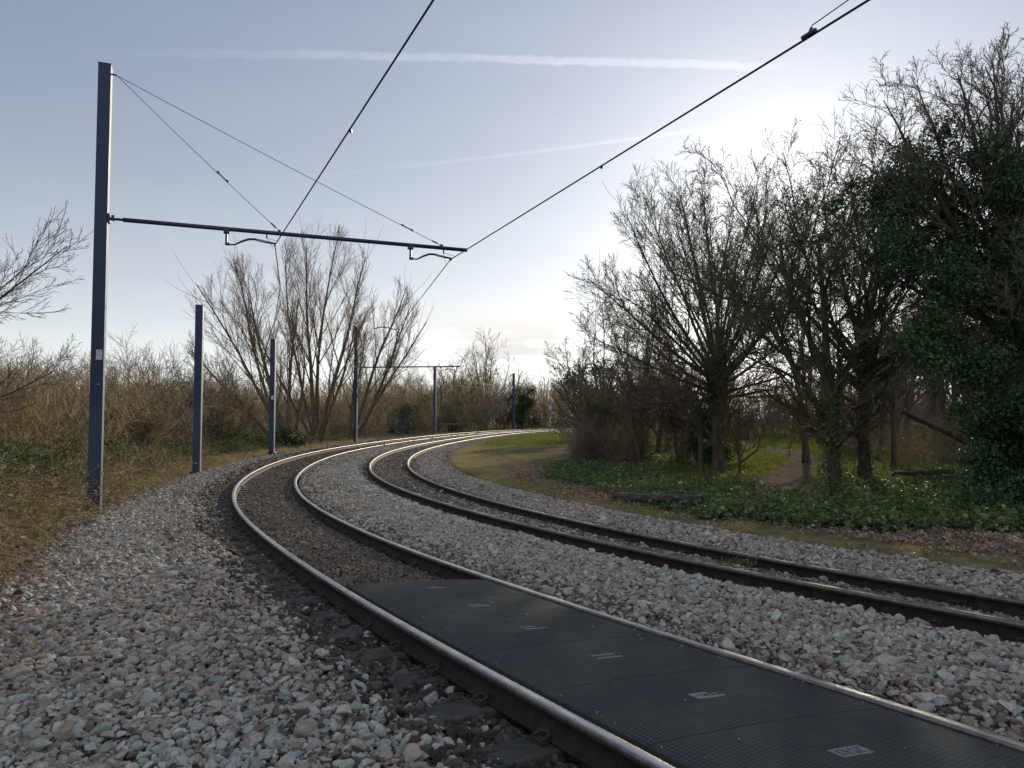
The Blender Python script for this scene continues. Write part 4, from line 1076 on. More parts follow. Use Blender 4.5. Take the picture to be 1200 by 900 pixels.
m_holly = mat_leaf('evergreen_leaves', [(.2, (.018, .032, .016)), (.6, (.034, .062, .026)), (.9, (.065, .095, .04))], rough=.6, trans=.2, spec=.2)

def place_tree(name, loc, tree, mt, mc, label, group=None, cat='tree', rz=0.0, ivy=None, sc=1.0, mivy=None):
    tv, cv, sk = tree
    root = empty(name, loc, rz); root.scale = (sc,) * 3
    tag(root, label, cat, group)
    link('trunk', tv.mesh('trunk', mt), root); link('crown', cv.mesh('crown', mc), root)
    if ivy is not None:
        link('ivy', mesh_data('ivy', ivy[0], [ivy[1]], [mivy or m_ivy], False), root)
    return root
def trunk_ivy(sk, stem_i, t0, t1, n, rad, size):
    P, R = sk[0]; P = P[stem_i]; nn = len(P)
    t = rng.uniform(t0, t1, n) * (nn - 1); i = np.minimum(t.astype(int), nn - 2); f = (t - i)[:, None]
    c = P[i] * (1 - f) + P[i + 1] * f; d = rng.normal(size=(n, 3)); d[:, 2] *= .25; d = norm(d)
    lump = (.75 + .45 * np.sin(c[:, 2] * 5.1 + np.arctan2(d[:, 1], d[:, 0]) * 2))[:, None]
    return leaf_quads(c + d * rad * lump * (.55 + .55 * rng.random((n, 1))), norm(d + .5 * rng.normal(size=(n, 3)) + (0, 0, .2)), size)
def cat_leaves(*L):
    V = []; F = []; n = 0
    for v, f in L: V.append(v); F.append(f + n); n += len(v)
    return np.concatenate(V), np.concatenate(F)
def GP(px, Y):
    x = at_depth(px, 490, Y)[0]; return np.array([x, Y, float(ground_z(x, Y)) - .05])

def ell_len(o, d, c, r):
    o = (np.asarray(o, float) - c) / r; d = np.asarray(d, float) / r
    A = d @ d; B = 2 * o @ d; C_ = o @ o - 1; D_ = max(B * B - 4 * A * C_, 0)
    return max((-B + math.sqrt(D_)) / (2 * A), .6)
def radial_tree(trunk, nl, pol, zc, c, r, lr, lv, tip, wob=.05, trop=.03, lean=(0, 0), jit=.16):
    """limbs fan out from the head of the trunk and end on a rounded crown outline"""
    h, r0, r1 = trunk; c = np.array(c, float); r = np.array(r, float)
    st = [((0, 0, 0), (lean[0] * .4 + .0, lean[1] * .4 + .02, 1), h, r0, r1, 8, .02, .04)]
    for j in range(nl):
        f = ((j + .5) / nl) ** .8; th = pol[0] + (pol[1] - pol[0]) * f + rng.normal() * .05
        az = j * 2.39996 + rng.normal() * .2
        d = np.array([math.sin(th) * math.cos(az) + lean[0], math.sin(th) * math.sin(az) + lean[1], math.cos(th)]); d = d / np.linalg.norm(d)
        z = zc[1] - (zc[1] - zc[0]) * f; o = np.array([lean[0] * .4 * z + .06 * math.cos(az), lean[1] * .4 * z + .06 * math.sin(az), z])
        L = ell_len(o, d + np.array([0, 0, trop * 1.5]), c, r) * (1 - jit * rng.random())
        st.append((o, d - np.array([0, 0, trop * 1.2]), L, lr * rng.uniform(.75, 1.15), max(lr * .13, tip * 1.5), 8, wob, trop))
    def env(P): return (((P - c) / (r * 1.06)) ** 2).sum(-1) < 1
    return make_tree(st, lv, tip=tip, env=env)
LEV_DOME = [dict(m=13, t0=.35, t1=1, a0=.25, a1=1.15, lf=1.75, rf=.5, n=9, wob=.085, trop=.10, fall=.42),
            dict(m=12, t0=.18, t1=1, a0=.3, a1=.75, lf=.46, rf=.5, n=7, wob=.12, trop=.09, fall=.5),
            dict(m=9, t0=.15, t1=1, a0=.35, a1=.8, lf=.46, rf=.55, n=6, wob=.15, trop=.09, fall=.45),
            dict(m=6, t0=.2, t1=1, a0=.35, a1=.85, lf=.5, rf=.6, n=4, wob=.18, trop=.07, fall=.4)]

# 1. the round-headed tree in the middle of the wood edge
g = GP(842, 24.7)
rng = np.random.default_rng(SEED1)
t = radial_tree((4.2, .205, .15), 31, (.06, 1.5), (2.5, 4.1), (-.3, 0, 5.5), (4.7, 4.6, 5.3), .068,
                [dict(m=17, t0=.22, t1=1, a0=.25, a1=.8, lf=.32, rf=.5, n=7, wob=.09, trop=.06, fall=.45, lmin=.2), dict(m=9, t0=.15, a0=.3, a1=.75, lf=.46, rf=.5, n=5, wob=.13, trop=.06, fall=.4), dict(m=6, t0=.15, a0=.3, a1=.85, lf=.5, rf=.6, n=4, wob=.16, trop=.04, fall=.35)], .0054, jit=.10)
place_tree('bare_tree', g, t, m_bark, m_tw_o, 'broad round-headed leafless tree with one stout clean trunk at the wood edge')

rng = np.random.default_rng(902)
# 2. ivy-clad leaning tree right of the path
g = GP(976, 18.6)
t = make_tree([((0, 0, 0), (-.02, 0, 1), 2.4, .17, .14, 8, .03, .1), ((.0, .0, 1.7), (-.75, .1, .8), 3.4, .10, .05, 8, .07, .07), ((0, 0, 2.2), (.05, .1, 1), 4.4, .12, .05, 8, .08, .06), ((0, 0, 2.3), (-.35, .1, 1), 4.2, .09, .04, 8, .09, .06), ((0, 0, 2.2), (.45, -.1, 1), 3.8, .09, .04, 8, .09, .06)],
              [dict(m=9, t0=.35, a0=.4, a1=1.2, lf=1.0, rf=.5, n=8, wob=.16, trop=.03, fall=.3), dict(LEV_DOME[1], m=12, lf=.5, wob=.2, trop=.02), dict(LEV_DOME[2], wob=.24, trop=.02), dict(LEV_DOME[3], m=4, wob=.26, trop=.02)], tip=.0052)
iv = cat_leaves(trunk_ivy(t[2], 0, 0, 1, 1900, .33, .085), trunk_ivy(t[2], 1, 0, .35, 260, .2, .08))
place_tree('ivy_clad_tree', g, t, m_bark_d, m_tw_o, 'crooked tree with a thick ivy sleeve round its trunk, right beside the path', ivy=iv, mivy=m_gcov)

# 3. dark double trunk behind it
g = GP(1012, 19.8)
t = radial_tree((4.0, .17, .12), 20, (.06, 1.25), (2.5, 3.9), (-.5, 0, 5.7), (3.5, 3.2, 4.1), .07, [dict(m=12, t0=.2, a0=.3, a1=.95, lf=.38, rf=.48, n=7, wob=.16, trop=.03, fall=.45), dict(m=8, t0=.15, a0=.3, a1=.9, lf=.46, rf=.5, n=5, wob=.2, trop=.02, fall=.4), dict(m=4, t0=.15, a0=.35, a1=.9, lf=.5, rf=.6, n=4, wob=.22, trop=.0, fall=.3)], .005, wob=.12, trop=.03, jit=.2)
iv = trunk_ivy(t[2], 0, 0, .3, 500, .27, .08)
place_tree('bare_tree', g, t, m_bark_d, m_tw, 'dark forked trunk standing just behind the crooked ivy-sleeved tree', ivy=iv)

# 4. the tall tree smothered in ivy at the edge of view
g = GP(1185, 14.6)
g[2] -= .05
t = radial_tree((6.2, .30, .14), 22, (.08, 1.2), (3.0, 6.0), (-.2, 0, 5.9), (3.7, 3.3, 3.75), .08, [dict(m=12, t0=.25, a0=.3, a1=.95, lf=.40, rf=.5, n=8, wob=.14, trop=.06, fall=.45), dict(m=9, t0=.15, a0=.3, a1=.85, lf=.48, rf=.5, n=6, wob=.18, trop=.05, fall=.4), dict(m=6, t0=.15, a0=.35, a1=.85, lf=.5, rf=.6, n=4, wob=.2, trop=.04, fall=.35)], .0046, wob=.10, trop=.05, jit=.15)
IVP = [(1090, 152), (1130, 150), (1200, 196), (1330, 200), (1360, 600), (1190, 606), (1142, 588), (1128, 556), (1140, 480), (1112, 446), (1086, 420), (1062, 404), (1064, 330), (1030, 262), (1000, 222), (1040, 196), (1072, 176)]
ax = rng.uniform(990, 1370, 1200); ay = rng.uniform(140, 610, 1200)
ok = inpoly(ax, ay, IVP); ax, ay = ax[ok][:190], ay[ok][:190]
ax = np.concatenate([ax, rng.uniform(1128, 1300, 45)]); ay = np.concatenate([ay, rng.uniform(470, 596, 45)])
# distance from the outline gives thickness
dep = 14.4 + rng.uniform(-1.5, 1.3, len(ax))
C = np.stack([at_depth(a_, b_, d_) for a_, b_, d_ in zip(ax, ay, dep)]) - g
rad = rng.uniform(.28, .62, len(C))
lv1 = leaves(C, rad, 600, .068)
# thin sprays that break the outline
P3, _ = t[2][2]; tipb = P3[:, 2:5].reshape(-1, 3); tipb = tipb[(tipb[:, 2] < 6.3)]
tipb = tipb[rng.permutation(len(tipb))[:70]]
lv2 = leaves(tipb, np.full(len(tipb), .22), 55, .085)
lv3 = cat_leaves(trunk_ivy(t[2], 0, 0, .9, 3200, .55, .10))
root = place_tree('ivy_covered_tree', g, t, m_bark_d, m_tw, 'tall tree smothered in dark ivy from foot to crown, bare twigs above, right edge', ivy=cat_leaves(lv1, lv2, lv3))

# 5. thinner trees of the wood edge, left of the round-headed one
spec = [(716, 33, 2.6, .13, m_bark_d, m_tw_o, 'slim ivy-specked tree at the far left end of the wood edge', .8, 2),
        (800, 31, 2.8, .17, m_bark_d, m_tw, 'low forked tree with an ivy-wrapped foot, left behind the round-headed tree', .8, 3),
        (770, 36, 3.2, .14, m_bark, m_tw, 'thin grey tree further back behind the low forked tree', 1.0, 1),
        (722, 42, 1.8, .10, m_bark, m_tw, 'small bushy bare tree overhanging the verge where the wood ends', .85, 2),
        (944, 31, 4.6, .15, m_bark_d, m_tw, 'tall slender-limbed tree further back on the right side of the path', 1.0, 1),
        (866, 23.5, 1.8, .07, m_bark, m_tw_o, 'slender sapling with a snaking side stem close by the round-headed tree', .7, 1)]
for px, Y, h, r, mb, mc, lab, sc, ns in spec:
    g = GP(px, Y)
    st = []
    for j in range(ns):
        a_ = j * 2.2 + rng.random() * .8; w_ = .0 if ns == 1 else .32
        st.append(((.12 * math.cos(a_) * (ns > 1), .12 * math.sin(a_) * (ns > 1), 0), (w_ * math.cos(a_), w_ * math.sin(a_), 1), h * rng.uniform(.9, 1.15), r * rng.uniform(.8, 1.1), r * .6, 8, .06, .05))
    t = make_tree(st, [dict(m=9, t0=.25, a0=.35, a1=1.15, lf=1.05, rf=.5, n=7, wob=.14, trop=.05, fall=.35), dict(LEV_DOME[1], m=10, lf=.55, wob=.18, trop=.05), dict(LEV_DOME[2], m=8, wob=.2, trop=.04), dict(LEV_DOME[3], m=6, wob=.2)], tip=.0072)
    iv = None
    if px in (716, 800): iv = cat_leaves(*[trunk_ivy(t[2], j, 0, .75, 520, .24, .085) for j in range(ns)])
    r_ = place_tree('bare_tree', g, t, mb, mc, lab, ivy=iv, sc=sc)
    if px == 866:
        c = [(0, 0, .7), (.35, 0, .95), (.75, -.05, 1.25), (.95, -.05, 1.65), (.85, 0, 2.05), (.6, 0, 2.35), (.55, .05, 2.7)]
        c = np.array(c); cc = np.stack([np.interp(np.linspace(0, 6, 22), np.arange(7), c[:, k]) for k in range(3)], 1)
        MB().tube(cc, np.linspace(.055, .02, 22), 7).build('side_stem', m_bark_d, r_, smooth=True)

for px, Y, H, rx, lab in ((704, 37, 9.4, 2.7, 'airy bare tree with upswept twigs rising from the bushes at the end of the wood'), (752, 33.5, 9.2, 2.6, 'airy bare tree crowding the left flank of the round-headed tree'), (678, 40, 6.4, 2.0, 'low spreading bare tree, outermost at the tip of the wood')):
    g = GP(px, Y)
    t = radial_tree((2.6, .13, .09), 13, (.06, 1.25), (1.4, 2.6), (0, 0, H * .55), (rx, rx, H * .47), .05, [dict(m=11, t0=.2, a0=.25, a1=.8, lf=.36, rf=.5, n=6, wob=.12, trop=.05, fall=.45, lmin=.15), dict(m=8, t0=.15, a0=.3, a1=.8, lf=.46, rf=.5, n=5, wob=.15, trop=.05, fall=.4), dict(m=4, t0=.15, a0=.3, a1=.8, lf=.5, rf=.6, n=3, wob=.15, trop=.04, fall=.3)], .0065, wob=.09)
    place_tree('bare_tree', g, t, m_bark_d, m_tw, lab)
# 6. willows behind the bend
def willow(px, Y, stems, H, c, r, lab):
    g = GP(px, Y); c = np.array(c, float); r = np.array(r, float)
    st = []
    for a_ in stems:
        d = np.array([math.sin(a_ * 1.25), .16 * rng.normal(), math.cos(a_ * 1.25)]); o = np.array([.55 * math.sin(a_), .35 * rng.normal(), 0])
        L = ell_len(o, norm(d + np.array([-.12 * np.sign(a_) * abs(a_), 0, .12])), c, r) * rng.uniform(.9, 1.0)
        st.append((o, d, L, .19 * rng.uniform(.7, 1.15), .03, 8, .05, .05))
    def env(P): return (((P - c) / (r * 1.03)) ** 2).sum(-1) < 1
    t = make_tree(st, [dict(m=13, t0=.25, t1=.98, a0=.15, a1=.6, lf=.38, rf=.42, n=9, wob=.06, trop=.05, fall=.45), dict(m=10, t0=.2, a0=.2, a1=.6, lf=.46, rf=.42, n=7, wob=.09, trop=.05, fall=.3), dict(m=8, t0=.2, a0=.2, a1=.65, lf=.48, rf=.5, n=5, wob=.11, trop=.03, fall=.2)], tip=.0068, env=env)
    return place_tree('willow_tree', g, t, m_bark_w, m_tw_w, lab, cat='willow')
willow(340, 52, [-.58, -.44, -.30, -.17, -.04, .10], 14, (-3.6, 0, 7.2), (4.4, 3.6, 6.6), 'leafless many-stemmed willow leaning away from the track, leftmost of the three willows')
willow(372, 55, [-.34, -.2, -.07, .05, .18, .32], 16, (.3, 0, 9.2), (4.5, 4.0, 7.6), 'tallest leafless willow fanning up behind the cross arm, middle of the three willows')
willow(410, 61, [-.02, .12, .24, .36, .48], 14, (3.0, 0, 7.8), (3.3, 3.0, 6.4), 'leafless willow leaning towards the bend behind the tall pole, rightmost of the three willows')

# 7. round bare tree beyond the far bend, with its neighbours
def multi(px, Y, H, lab, mb, mc, n=6, spread=.5, name='bare_tree', group=None, tip=.012, dense=1.0):
    g = GP(px, Y)
    st = [((.3 * math.cos(j * 2.4), .3 * math.sin(j * 2.4), 0), (spread * math.cos(j * 2.4) * rng.uniform(.3, 1), spread * math.sin(j * 2.4) * rng.uniform(.3, 1), 1), H * rng.uniform(.62, .8), .16, .05, 8, .05, .03) for j in range(n)]
    t = make_tree(st, [dict(m=int(9 * dense), t0=.2, a0=.25, a1=.8, lf=.5, rf=.5, n=7, wob=.09, trop=.06, fall=.4), dict(m=9, t0=.15, a0=.3, a1=.8, lf=.5, rf=.55, n=5, wob=.13, trop=.05), dict(m=6, t0=.15, a0=.3, a1=.8, lf=.5, rf=.6, n=4, wob=.15, trop=.04)], tip=tip)
    return place_tree(name, g, t, mb, mc, lab, group)
g = GP(568, 103)
t = radial_tree((2.0, .3, .24), 16, (.05, .75), (.5, 1.8), (0, 0, 7.6), (5.2, 5.0, 6.6), .15, [dict(m=11, t0=.25, a0=.3, a1=.8, lf=.32, rf=.45, n=6, wob=.08, trop=.05, fall=.4), dict(m=7, t0=.15, a0=.3, a1=.8, lf=.46, rf=.5, n=4, wob=.12, trop=.05, fall=.35), dict(m=4, t0=.2, a0=.3, a1=.8, lf=.5, rf=.6, n=3, wob=.12, trop=.04)], .011)
place_tree('bare_tree', g, t, m_bark_w, m_tw_l, 'round bare multi-stemmed tree beyond the bend, between the two farthest poles')
multi(497, 96, 8.0, 'slim pale bare tree right behind the low timber barrier', m_bark_w, m_tw_l, 2, .2)
multi(530, 100, 10.5, 'bare tree with rusty brown twigs behind the short pole at the barrier', m_bark_w, m_tw_r, 5, .45)

# 8. overhanging tree at the left edge: trunk outside the picture
g = GP(-160, 12.4)
t = radial_tree((2.4, .16, .12), 20, (.1, 1.35), (1.2, 2.3), (.1, 0, 3.7), (3.25, 3.0, 3.4), .046, [dict(m=12, t0=.2, a0=.2, a1=.65, lf=.38, rf=.45, n=7, wob=.07, trop=.05, fall=.4), dict(m=8, t0=.15, a0=.25, a1=.65, lf=.46, rf=.5, n=5, wob=.10, trop=.05, fall=.35), dict(m=4, t0=.2, a0=.3, a1=.7, lf=.5, rf=.6, n=4, wob=.1, trop=.04)], .0036, wob=.06, trop=.03)
place_tree('bare_tree', g, t, m_bark_d, m_tw, 'bare tree at the left edge above the brambles, fine dark twigs reaching in from outside')

# 9. background trees and shrubs: a few kinds, copied
def shrub_mesh(n, H, mat, seed, tip=.006, spread=.75):
    a_ = rng.uniform(0, 6.28, n); sp_ = rng.uniform(.05, spread, n)
    st_p = np.stack([np.cos(a_) * sp_ * .5, np.sin(a_) * sp_ * .5, np.full(n, -.1)], 1); d = np.stack([np.cos(a_) * sp_, np.sin(a_) * sp_, np.ones(n)], 1)
    L = H * rng.uniform(.5, 1.05, n)
    P, R = grow(st_p, d, L, .024 * rng.uniform(.6, 1.3, n) * H / 4, .006, 8, .10, .02)
    q = MBq(); q.tub(P, R, 4)
    for m_, t0, lf in ((11, .2, .36), (8, .15, .5)):
        p, d, l, r = spawn(P, R, L, m_, t0, 1, .35, 1.05, lf, .6, .4); r = np.maximum(r, tip)
        P, R = grow(p, d, l, r, r * .6, 5, .13, .04); L = l; q.tub(P, R, 3)
    return q.mesh('shrub', mat)
SH = [shrub_mesh(18, 4.0, m_tw_l, 1), shrub_mesh(16, 4.4, m_tw_r, 2), shrub_mesh(17, 3.6, m_tw_o, 3), shrub_mesh(14, 4.2, m_tw_w, 4), shrub_mesh(18, 4.0, m_tw_g, 5), shrub_mesh(24, 4.0, m_tw_g, 6), shrub_mesh(17, 4.0, m_tw_g, 7), shrub_mesh(15, 4.0, m_tw_r, 8)]
def shrub(name, x, y, sc, me, lab, group, cat='shrub'):
    o = link(name, me, None, (x, y, float(ground_z(x, y)) - .05)); o.rotation_euler = (0, 0, rng.uniform(0, 6.28)); o.scale = (sc * rng.uniform(.9, 1.25), sc * rng.uniform(.9, 1.25), sc)
    return tag(o, lab, cat, group)
# thicket behind the left bank: heights read off the photograph
def top_left(px): return np.interp(px, [-250, 0, 60, 110, 165, 215, 260, 330, 420, 500], [385, 398, 402, 400, 392, 405, 420, 432, 440, 440])
cnt = 0
for row, (Y0, dn) in enumerate(((17, 1.15), (21, 1.0), (27, 1.0), (34, 1.0), (43, .95))):
    for px in np.arange(-260, 300 if Y0 < 30 else 345, 40 * 22 / Y0 ** 1.0 * .95):
        Y = Y0 + rng.uniform(-1.8, 1.8); px2 = px + rng.uniform(-14, 14)
        x = at_depth(px2, 490, Y)[0]
        s_, o_ = to_track([x], [Y])
        if o_[0] > -6.2: continue
        H = (EYE + (489.95 - (top_left(px2) + rng.uniform(-9, 36))) / FPX * Y) - float(ground_z(x, Y))
        H = min(H, 6.5) * (1.0 if Y0 > 20 else .80)
        k = rng.choice([0, 1, 2, 3, 4, 0, 3]); shrub('thicket_shrub', x, Y, H / 4.0 * .92, SH[k], 'leafless brown shrub in the dense thicket behind the bramble bank', 'leafless shrubs of the thicket behind the bramble bank'); cnt += 1
print('thicket', cnt)
# scrub beyond the bend
cnt = 0
def top_far(px): return np.interp(px, [180, 260, 330, 430, 470, 520, 560, 640, 700, 760], [430, 430, 440, 436, 430, 432, 436, 430, 424, 420])
for Y0 in (66, 80, 98, 116, 132):
    for px in np.arange(190, 790, 15 if Y0 > 90 else 20):
        Y = Y0 + rng.uniform(-5, 5); x = at_depth(px + rng.uniform(-6, 6), 490, Y)[0]
        s_, o_ = to_track([x], [Y])
        if o_[0] > -4.6 : continue
        H = (EYE + (489.95 - (top_far(px) + rng.uniform(0, 26))) / FPX * Y) * 1.0
        if Y0 < 90: H *= .55
        k = rng.choice([0, 1, 2, 3, 4, 2, 0]); shrub('scrub_bush', x, Y, H / 4.0, SH[k], 'bare brown scrub bush in the belt beyond the bend', 'scrub bushes in the belt beyond the bend'); cnt += 1
print('scrub', cnt)
# wood on the right
def wood_tree(seed, H, r, mb, mc):
    t = make_tree([((0, 0, 0), (rng.normal() * .06, rng.normal() * .06, 1), H * .48, r, r * .6, 8, .04, .06)], [dict(m=10, t0=.3, a0=.25, a1=.95, lf=.95, rf=.5, n=7, wob=.12, trop=.09, fall=.35), dict(m=9, t0=.15, a0=.3, a1=.8, lf=.5, rf=.55, n=6, wob=.16, trop=.06), dict(m=7, t0=.15, a0=.35, a1=.8, lf=.5, rf=.6, n=5, wob=.18, trop=.04), dict(m=4, t0=.2, a0=.3, a1=.8, lf=.5, rf=.6, n=3, wob=.18, trop=.03)], tip=.0075)
    return t[0].mesh('trunk', mb), t[1].mesh('crown', mc)
WT = [wood_tree(1, 9, .14, m_bark_d, m_tw), wood_tree(2, 10, .16, m_bark_d, m_tw_o), wood_tree(3, 9, .13, m_bark, m_tw), wood_tree(4, 11, .17, m_bark_d, m_tw)]
WH = [9, 10, 9, 11]
def top_wood(px): return np.interp(px, [640, 700, 760, 850, 900, 940, 1000, 1060, 1150, 1300, 1600], [415, 370, 340, 330, 350, 370, 320, 265, 200, 180, 180])
cnt = 0; pts_ = []
for Y0 in (27, 33, 40, 48, 57):
    for px in np.arange(650, 1900, 88 * 30 / Y0):
        Y = Y0 + rng.uniform(-2.5, 2.5); px2 = px + rng.uniform(-25, 25); x = at_depth(px2, 490, Y)[0]
        s_, o_ = to_track([x], [Y])
        if o_[0] < 7.5: continue
        if dist_poly(np.array([x]), np.array([Y]), PATH)[0] < (1.7 if Y0 < 40 else 3.0): continue
        if 845 < px2 < 935 and Y0 > 26: continue
        if Y0 > 50 and px2 < 830 or px2 < 705: continue
        k = rng.integers(0, 4); H = min(max((EYE + (489.95 - (top_wood(px2) + rng.uniform(0, 40))) / FPX * Y), 3.5), 13.5)
        root = empty('woodland_tree', (x, Y, float(ground_z(x, Y)) - .05), rng.uniform(0, 6.28)); root.scale = (H / WH[k] * 1.0,) * 3
        tag(root, 'leafless tree deep in the wood behind the path and the ivy-clad trunks', 'tree', 'leafless trees deep in the wood')
        link('trunk', WT[k][0], root); link('crown', WT[k][1], root); cnt += 1
print('wood', cnt)
cnt = 0
for Y0, lo, hi, h0, h1 in ((25, 1010, 1800, .9, 1.8), (31, 690, 835, 1.2, 2.6), (30, 960, 1800, 1.4, 3.0), (38, 690, 850, 1.8, 3.4), (37, 960, 1750, 2.0, 4.2), (47, 700, 860, 2.0, 4.0), (47, 965, 1700, 2.5, 4.8), (64, 830, 1600, 3, 5.5), (74, 840, 1600, 4, 6.5)):
    for px in np.arange(lo, hi, (46 if lo > 800 else 52) * 30 / Y0):
        Y = Y0 + rng.uniform(-2, 2); px2 = px + rng.uniform(-10, 10); x = at_depth(px2, 490, Y)[0]
        s_, o_ = to_track([x], [Y])
        if o_[0] < 7.6: continue
        if dist_poly(np.array([x]), np.array([Y]), PATH)[0] < (2.2 if Y < 60 else 1): continue
        if Y < 60 and 850 < px2 < 950: continue
        k = rng.choice([6, 7, 6, 7, 5]); shrub('undergrowth_bush', x, Y, rng.uniform(h0, h1) / 4, SH[k], 'twiggy leafless bush in the dim undergrowth of the wood', 'twiggy bushes in the undergrowth of the wood'); cnt += 1
print('under', cnt)
# bramble-like dark bushes ending the wood at the verge
for j, (px, Y, H) in enumerate(((684, 33, 1.7), (694, 31.5, 2.3), (706, 31, 2.0), (724, 30, 1.7), (748, 29.5, 1.9), (676, 34, 1.0))):
    x = at_depth(px, 490, Y)[0]
    shrub('verge_bush', x, Y, H / 4, SH[5], 'dense twiggy bush where the wood meets the mossy verge', 'dense twiggy bushes along the mossy verge')
# evergreens
def evergreen(px, Y, H, Wd, lab, n=16, leaf=.16):
    g = GP(px, Y); root = empty('evergreen_bush', g); tag(root, lab, 'evergreen bush')
    q = MBq()
    st = grow(np.zeros((5, 3)), np.stack([rng.normal(size=5) * .3, rng.normal(size=5) * .3, np.ones(5)], 1), np.full(5, H * .8), .07, .02, 6, .08, .05); q.tub(*st, 5)
    link('stems', q.mesh('stems', m_bark_d), root)
    C = np.stack([rng.normal(size=n) * Wd * .32, rng.normal(size=n) * Wd * .3, rng.uniform(.12, .9, n) * H], 1); C[:, :2] *= (1.15 - .6 * C[:, 2:3] / H)
    V, F = leaves(C, rng.uniform(.16, .3, n) * Wd, 240, leaf); link('foliage', mesh_data('foliage', V, [F], [m_holly], False), root)
evergreen(478, 88, 3.6, 4.2, 'dark evergreen bush behind the timber barrier, left of the slim pale tree', leaf=.24)
evergreen(503, 99, 5.0, 4.0, 'dark evergreen bush behind the short pole at the timber barrier', leaf=.24)
evergreen(341, 47, 1.3, 2.4, 'low dark evergreen bush at the feet of the willows, beside the tagged pole', leaf=.16)
evergreen(612, 112, 7.5, 5.0, 'tall evergreen bush right of the farthest pole', leaf=.26)
evergreen(830, 27.5, 2.4, 1.8, 'dark leafy bush hard against the back of the round-headed tree', leaf=.11)
evergreen(700, 60, 6.5, 5.0, 'large evergreen bush half hidden behind the end of the wood', leaf=.2)
# fallen and leaning timber
def log(name, pts, r0, r1, lab, mat):
    P = np.array(pts, float); k = len(P); cc = np.stack([np.interp(np.linspace(0, k - 1, 14), np.arange(k), P[:, i]) for i in range(3)], 1); cc += rng.normal(size=cc.shape) * .02
    tag(MB().tube(cc, np.linspace(r0, r1, 14), 8).build(name, mat, smooth=True), lab, 'fallen branch')
log('leaning_trunk', [at_depth(524, 488, 99) - (0, 0, .5), at_depth(535, 474, 99), at_depth(562, 463, 98.5)], .28, .14, 'dark dead trunk leaning in the scrub beyond the bend', m_bark_d)
log('fallen_branch', [at_depth(1058, 483, 20), at_depth(1090, 497, 19.6), at_depth(1134, 519, 19)], .05, .08, 'long broken branch hanging slantwise among the dim trunks of the wood', m_bark)
log('fallen_branch', [at_depth(1045, 556, 18), at_depth(1075, 553, 17.8), at_depth(1118, 552, 17.5)], .04, .07, 'grey fallen branch lying on the ivy before the smothered tree', m_bark)
log('fallen_branch', [at_depth(418, 505, 63), at_depth(436, 482, 63.5), at_depth(453, 463, 64)], .13, .05, 'pale bare bough slanting up from the ground behind the tall pole', m_tw_l)
# far woodland that closes the view on every side: one mass
q = MBq(); n = 2600
th = rng.uniform(-3.14, 3.14, n); rr = rng.uniform(150, 235, n) * np.where(np.abs(th) < .7, 1.0, 1.1)
px_ = np.sin(th) * rr; py_ = np.cos(th) * rr + 10
L = rng.uniform(7, 13, n)
P, R = grow(np.stack([px_, py_, np.full(n, -.3)], 1), np.stack([rng.normal(size=n) * .15, rng.normal(size=n) * .15, np.ones(n)], 1), L, .22, .04, 6, .06, .03); q.tub(P, R, 4)
p, d, l, r = spawn(P, R, L, 10, .15, 1, .4, 1.0, .42, .5, .5); P, R = grow(p, d, l, np.maximum(r, .04), .03, 4, .14, .06); q.tub(P, R, 3)
p, d, l, r = spawn(P, R, l, 4, .2, 1, .4, 1.0, .5, .6, .4); P, R = grow(p, d, l, np.maximum(r, .03), .03, 3, .14, .05); q.tub(P, R, 3)
tag(link('distant_woodland', q.mesh('distant_woodland', m_tw_r)), 'distant belt of leafless woodland closing the horizon', 'woodland', kind='stuff')

# ================================================================== ground cover
def blade_clump(n, h, w, mat, spread, bend=.5, seed=0):
    a_ = rng.uniform(0, 6.28, n); p = np.stack([rng.normal(size=n) * spread, rng.normal(size=n) * spread, np.zeros(n)], 1)
    d = np.stack([np.cos(a_), np.sin(a_), np.zeros(n)], 1); sd = np.stack([-np.sin(a_), np.cos(a_), np.zeros(n)], 1) * w
    H = h * rng.uniform(.5, 1.15, n)[:, None]; bn = bend * rng.uniform(.3, 1.3, n)[:, None]
    m1 = p + d * H * bn * .35 + np.array([0, 0, 1]) * H * .6; tp = p + d * H * bn + np.array([0, 0, 1]) * H * (1 - .4 * np.minimum(bn, 1))
    V = np.stack([p - sd, p + sd, m1 - sd * .7, m1 + sd * .7, tp], 1).reshape(-1, 3); i = np.arange(n)[:, None] * 5
    return mesh_data('tuft', V, [np.concatenate([i + np.array([[0, 1, 3]]), i + np.array([[0, 3, 2]]), i + np.array([[2, 3, 4]])])], [mat], False)
def flat_leaves(n, size, spread, mat, hz=.03, tilt=.5):
    P = np.stack([rng.normal(size=n) * spread, rng.normal(size=n) * spread, rng.random(n) * hz + .01], 1)
    V, F = leaf_quads(P, norm(np.array([0, 0, 1.]) + tilt * rng.normal(size=(n, 3))), size); return mesh_data('leaf_clump', V, [F], [mat], False)
def spot(x0, x1, y0, y1, n, fn):
    x = rng.uniform(x0, x1, n); y = rng.uniform(y0, y1, n); keep = rng.random(n) < fn(x, y)
    x, y = x[keep], y[keep]; vis = (np.abs(x) < .82 * y + 2.5); x, y = x[vis], y[vis]
    return x, y
def put(name, x, y, vs, s0, s1, lab, cat, dz=0.0, tilt=.12, z=None):
    n = len(x); P = np.stack([x, y, (ground_z(x, y) if z is None else z) + dz], 1); sc = rng.uniform(s0, s1, n)
    print(name, n)
    return scatter(name, P, np.stack([rng.normal(size=n) * tilt, rng.normal(size=n) * tilt, rng.uniform(0, 6.28, n)], 1), np.stack([sc] * 3, 1), vs, lab, cat)
m_grass = mat_leaf('grass_blades', [(.2, (.05, .085, .016)), (.5, (.09, .125, .022)), (.8, (.16, .17, .04))], .6, .35, .3)
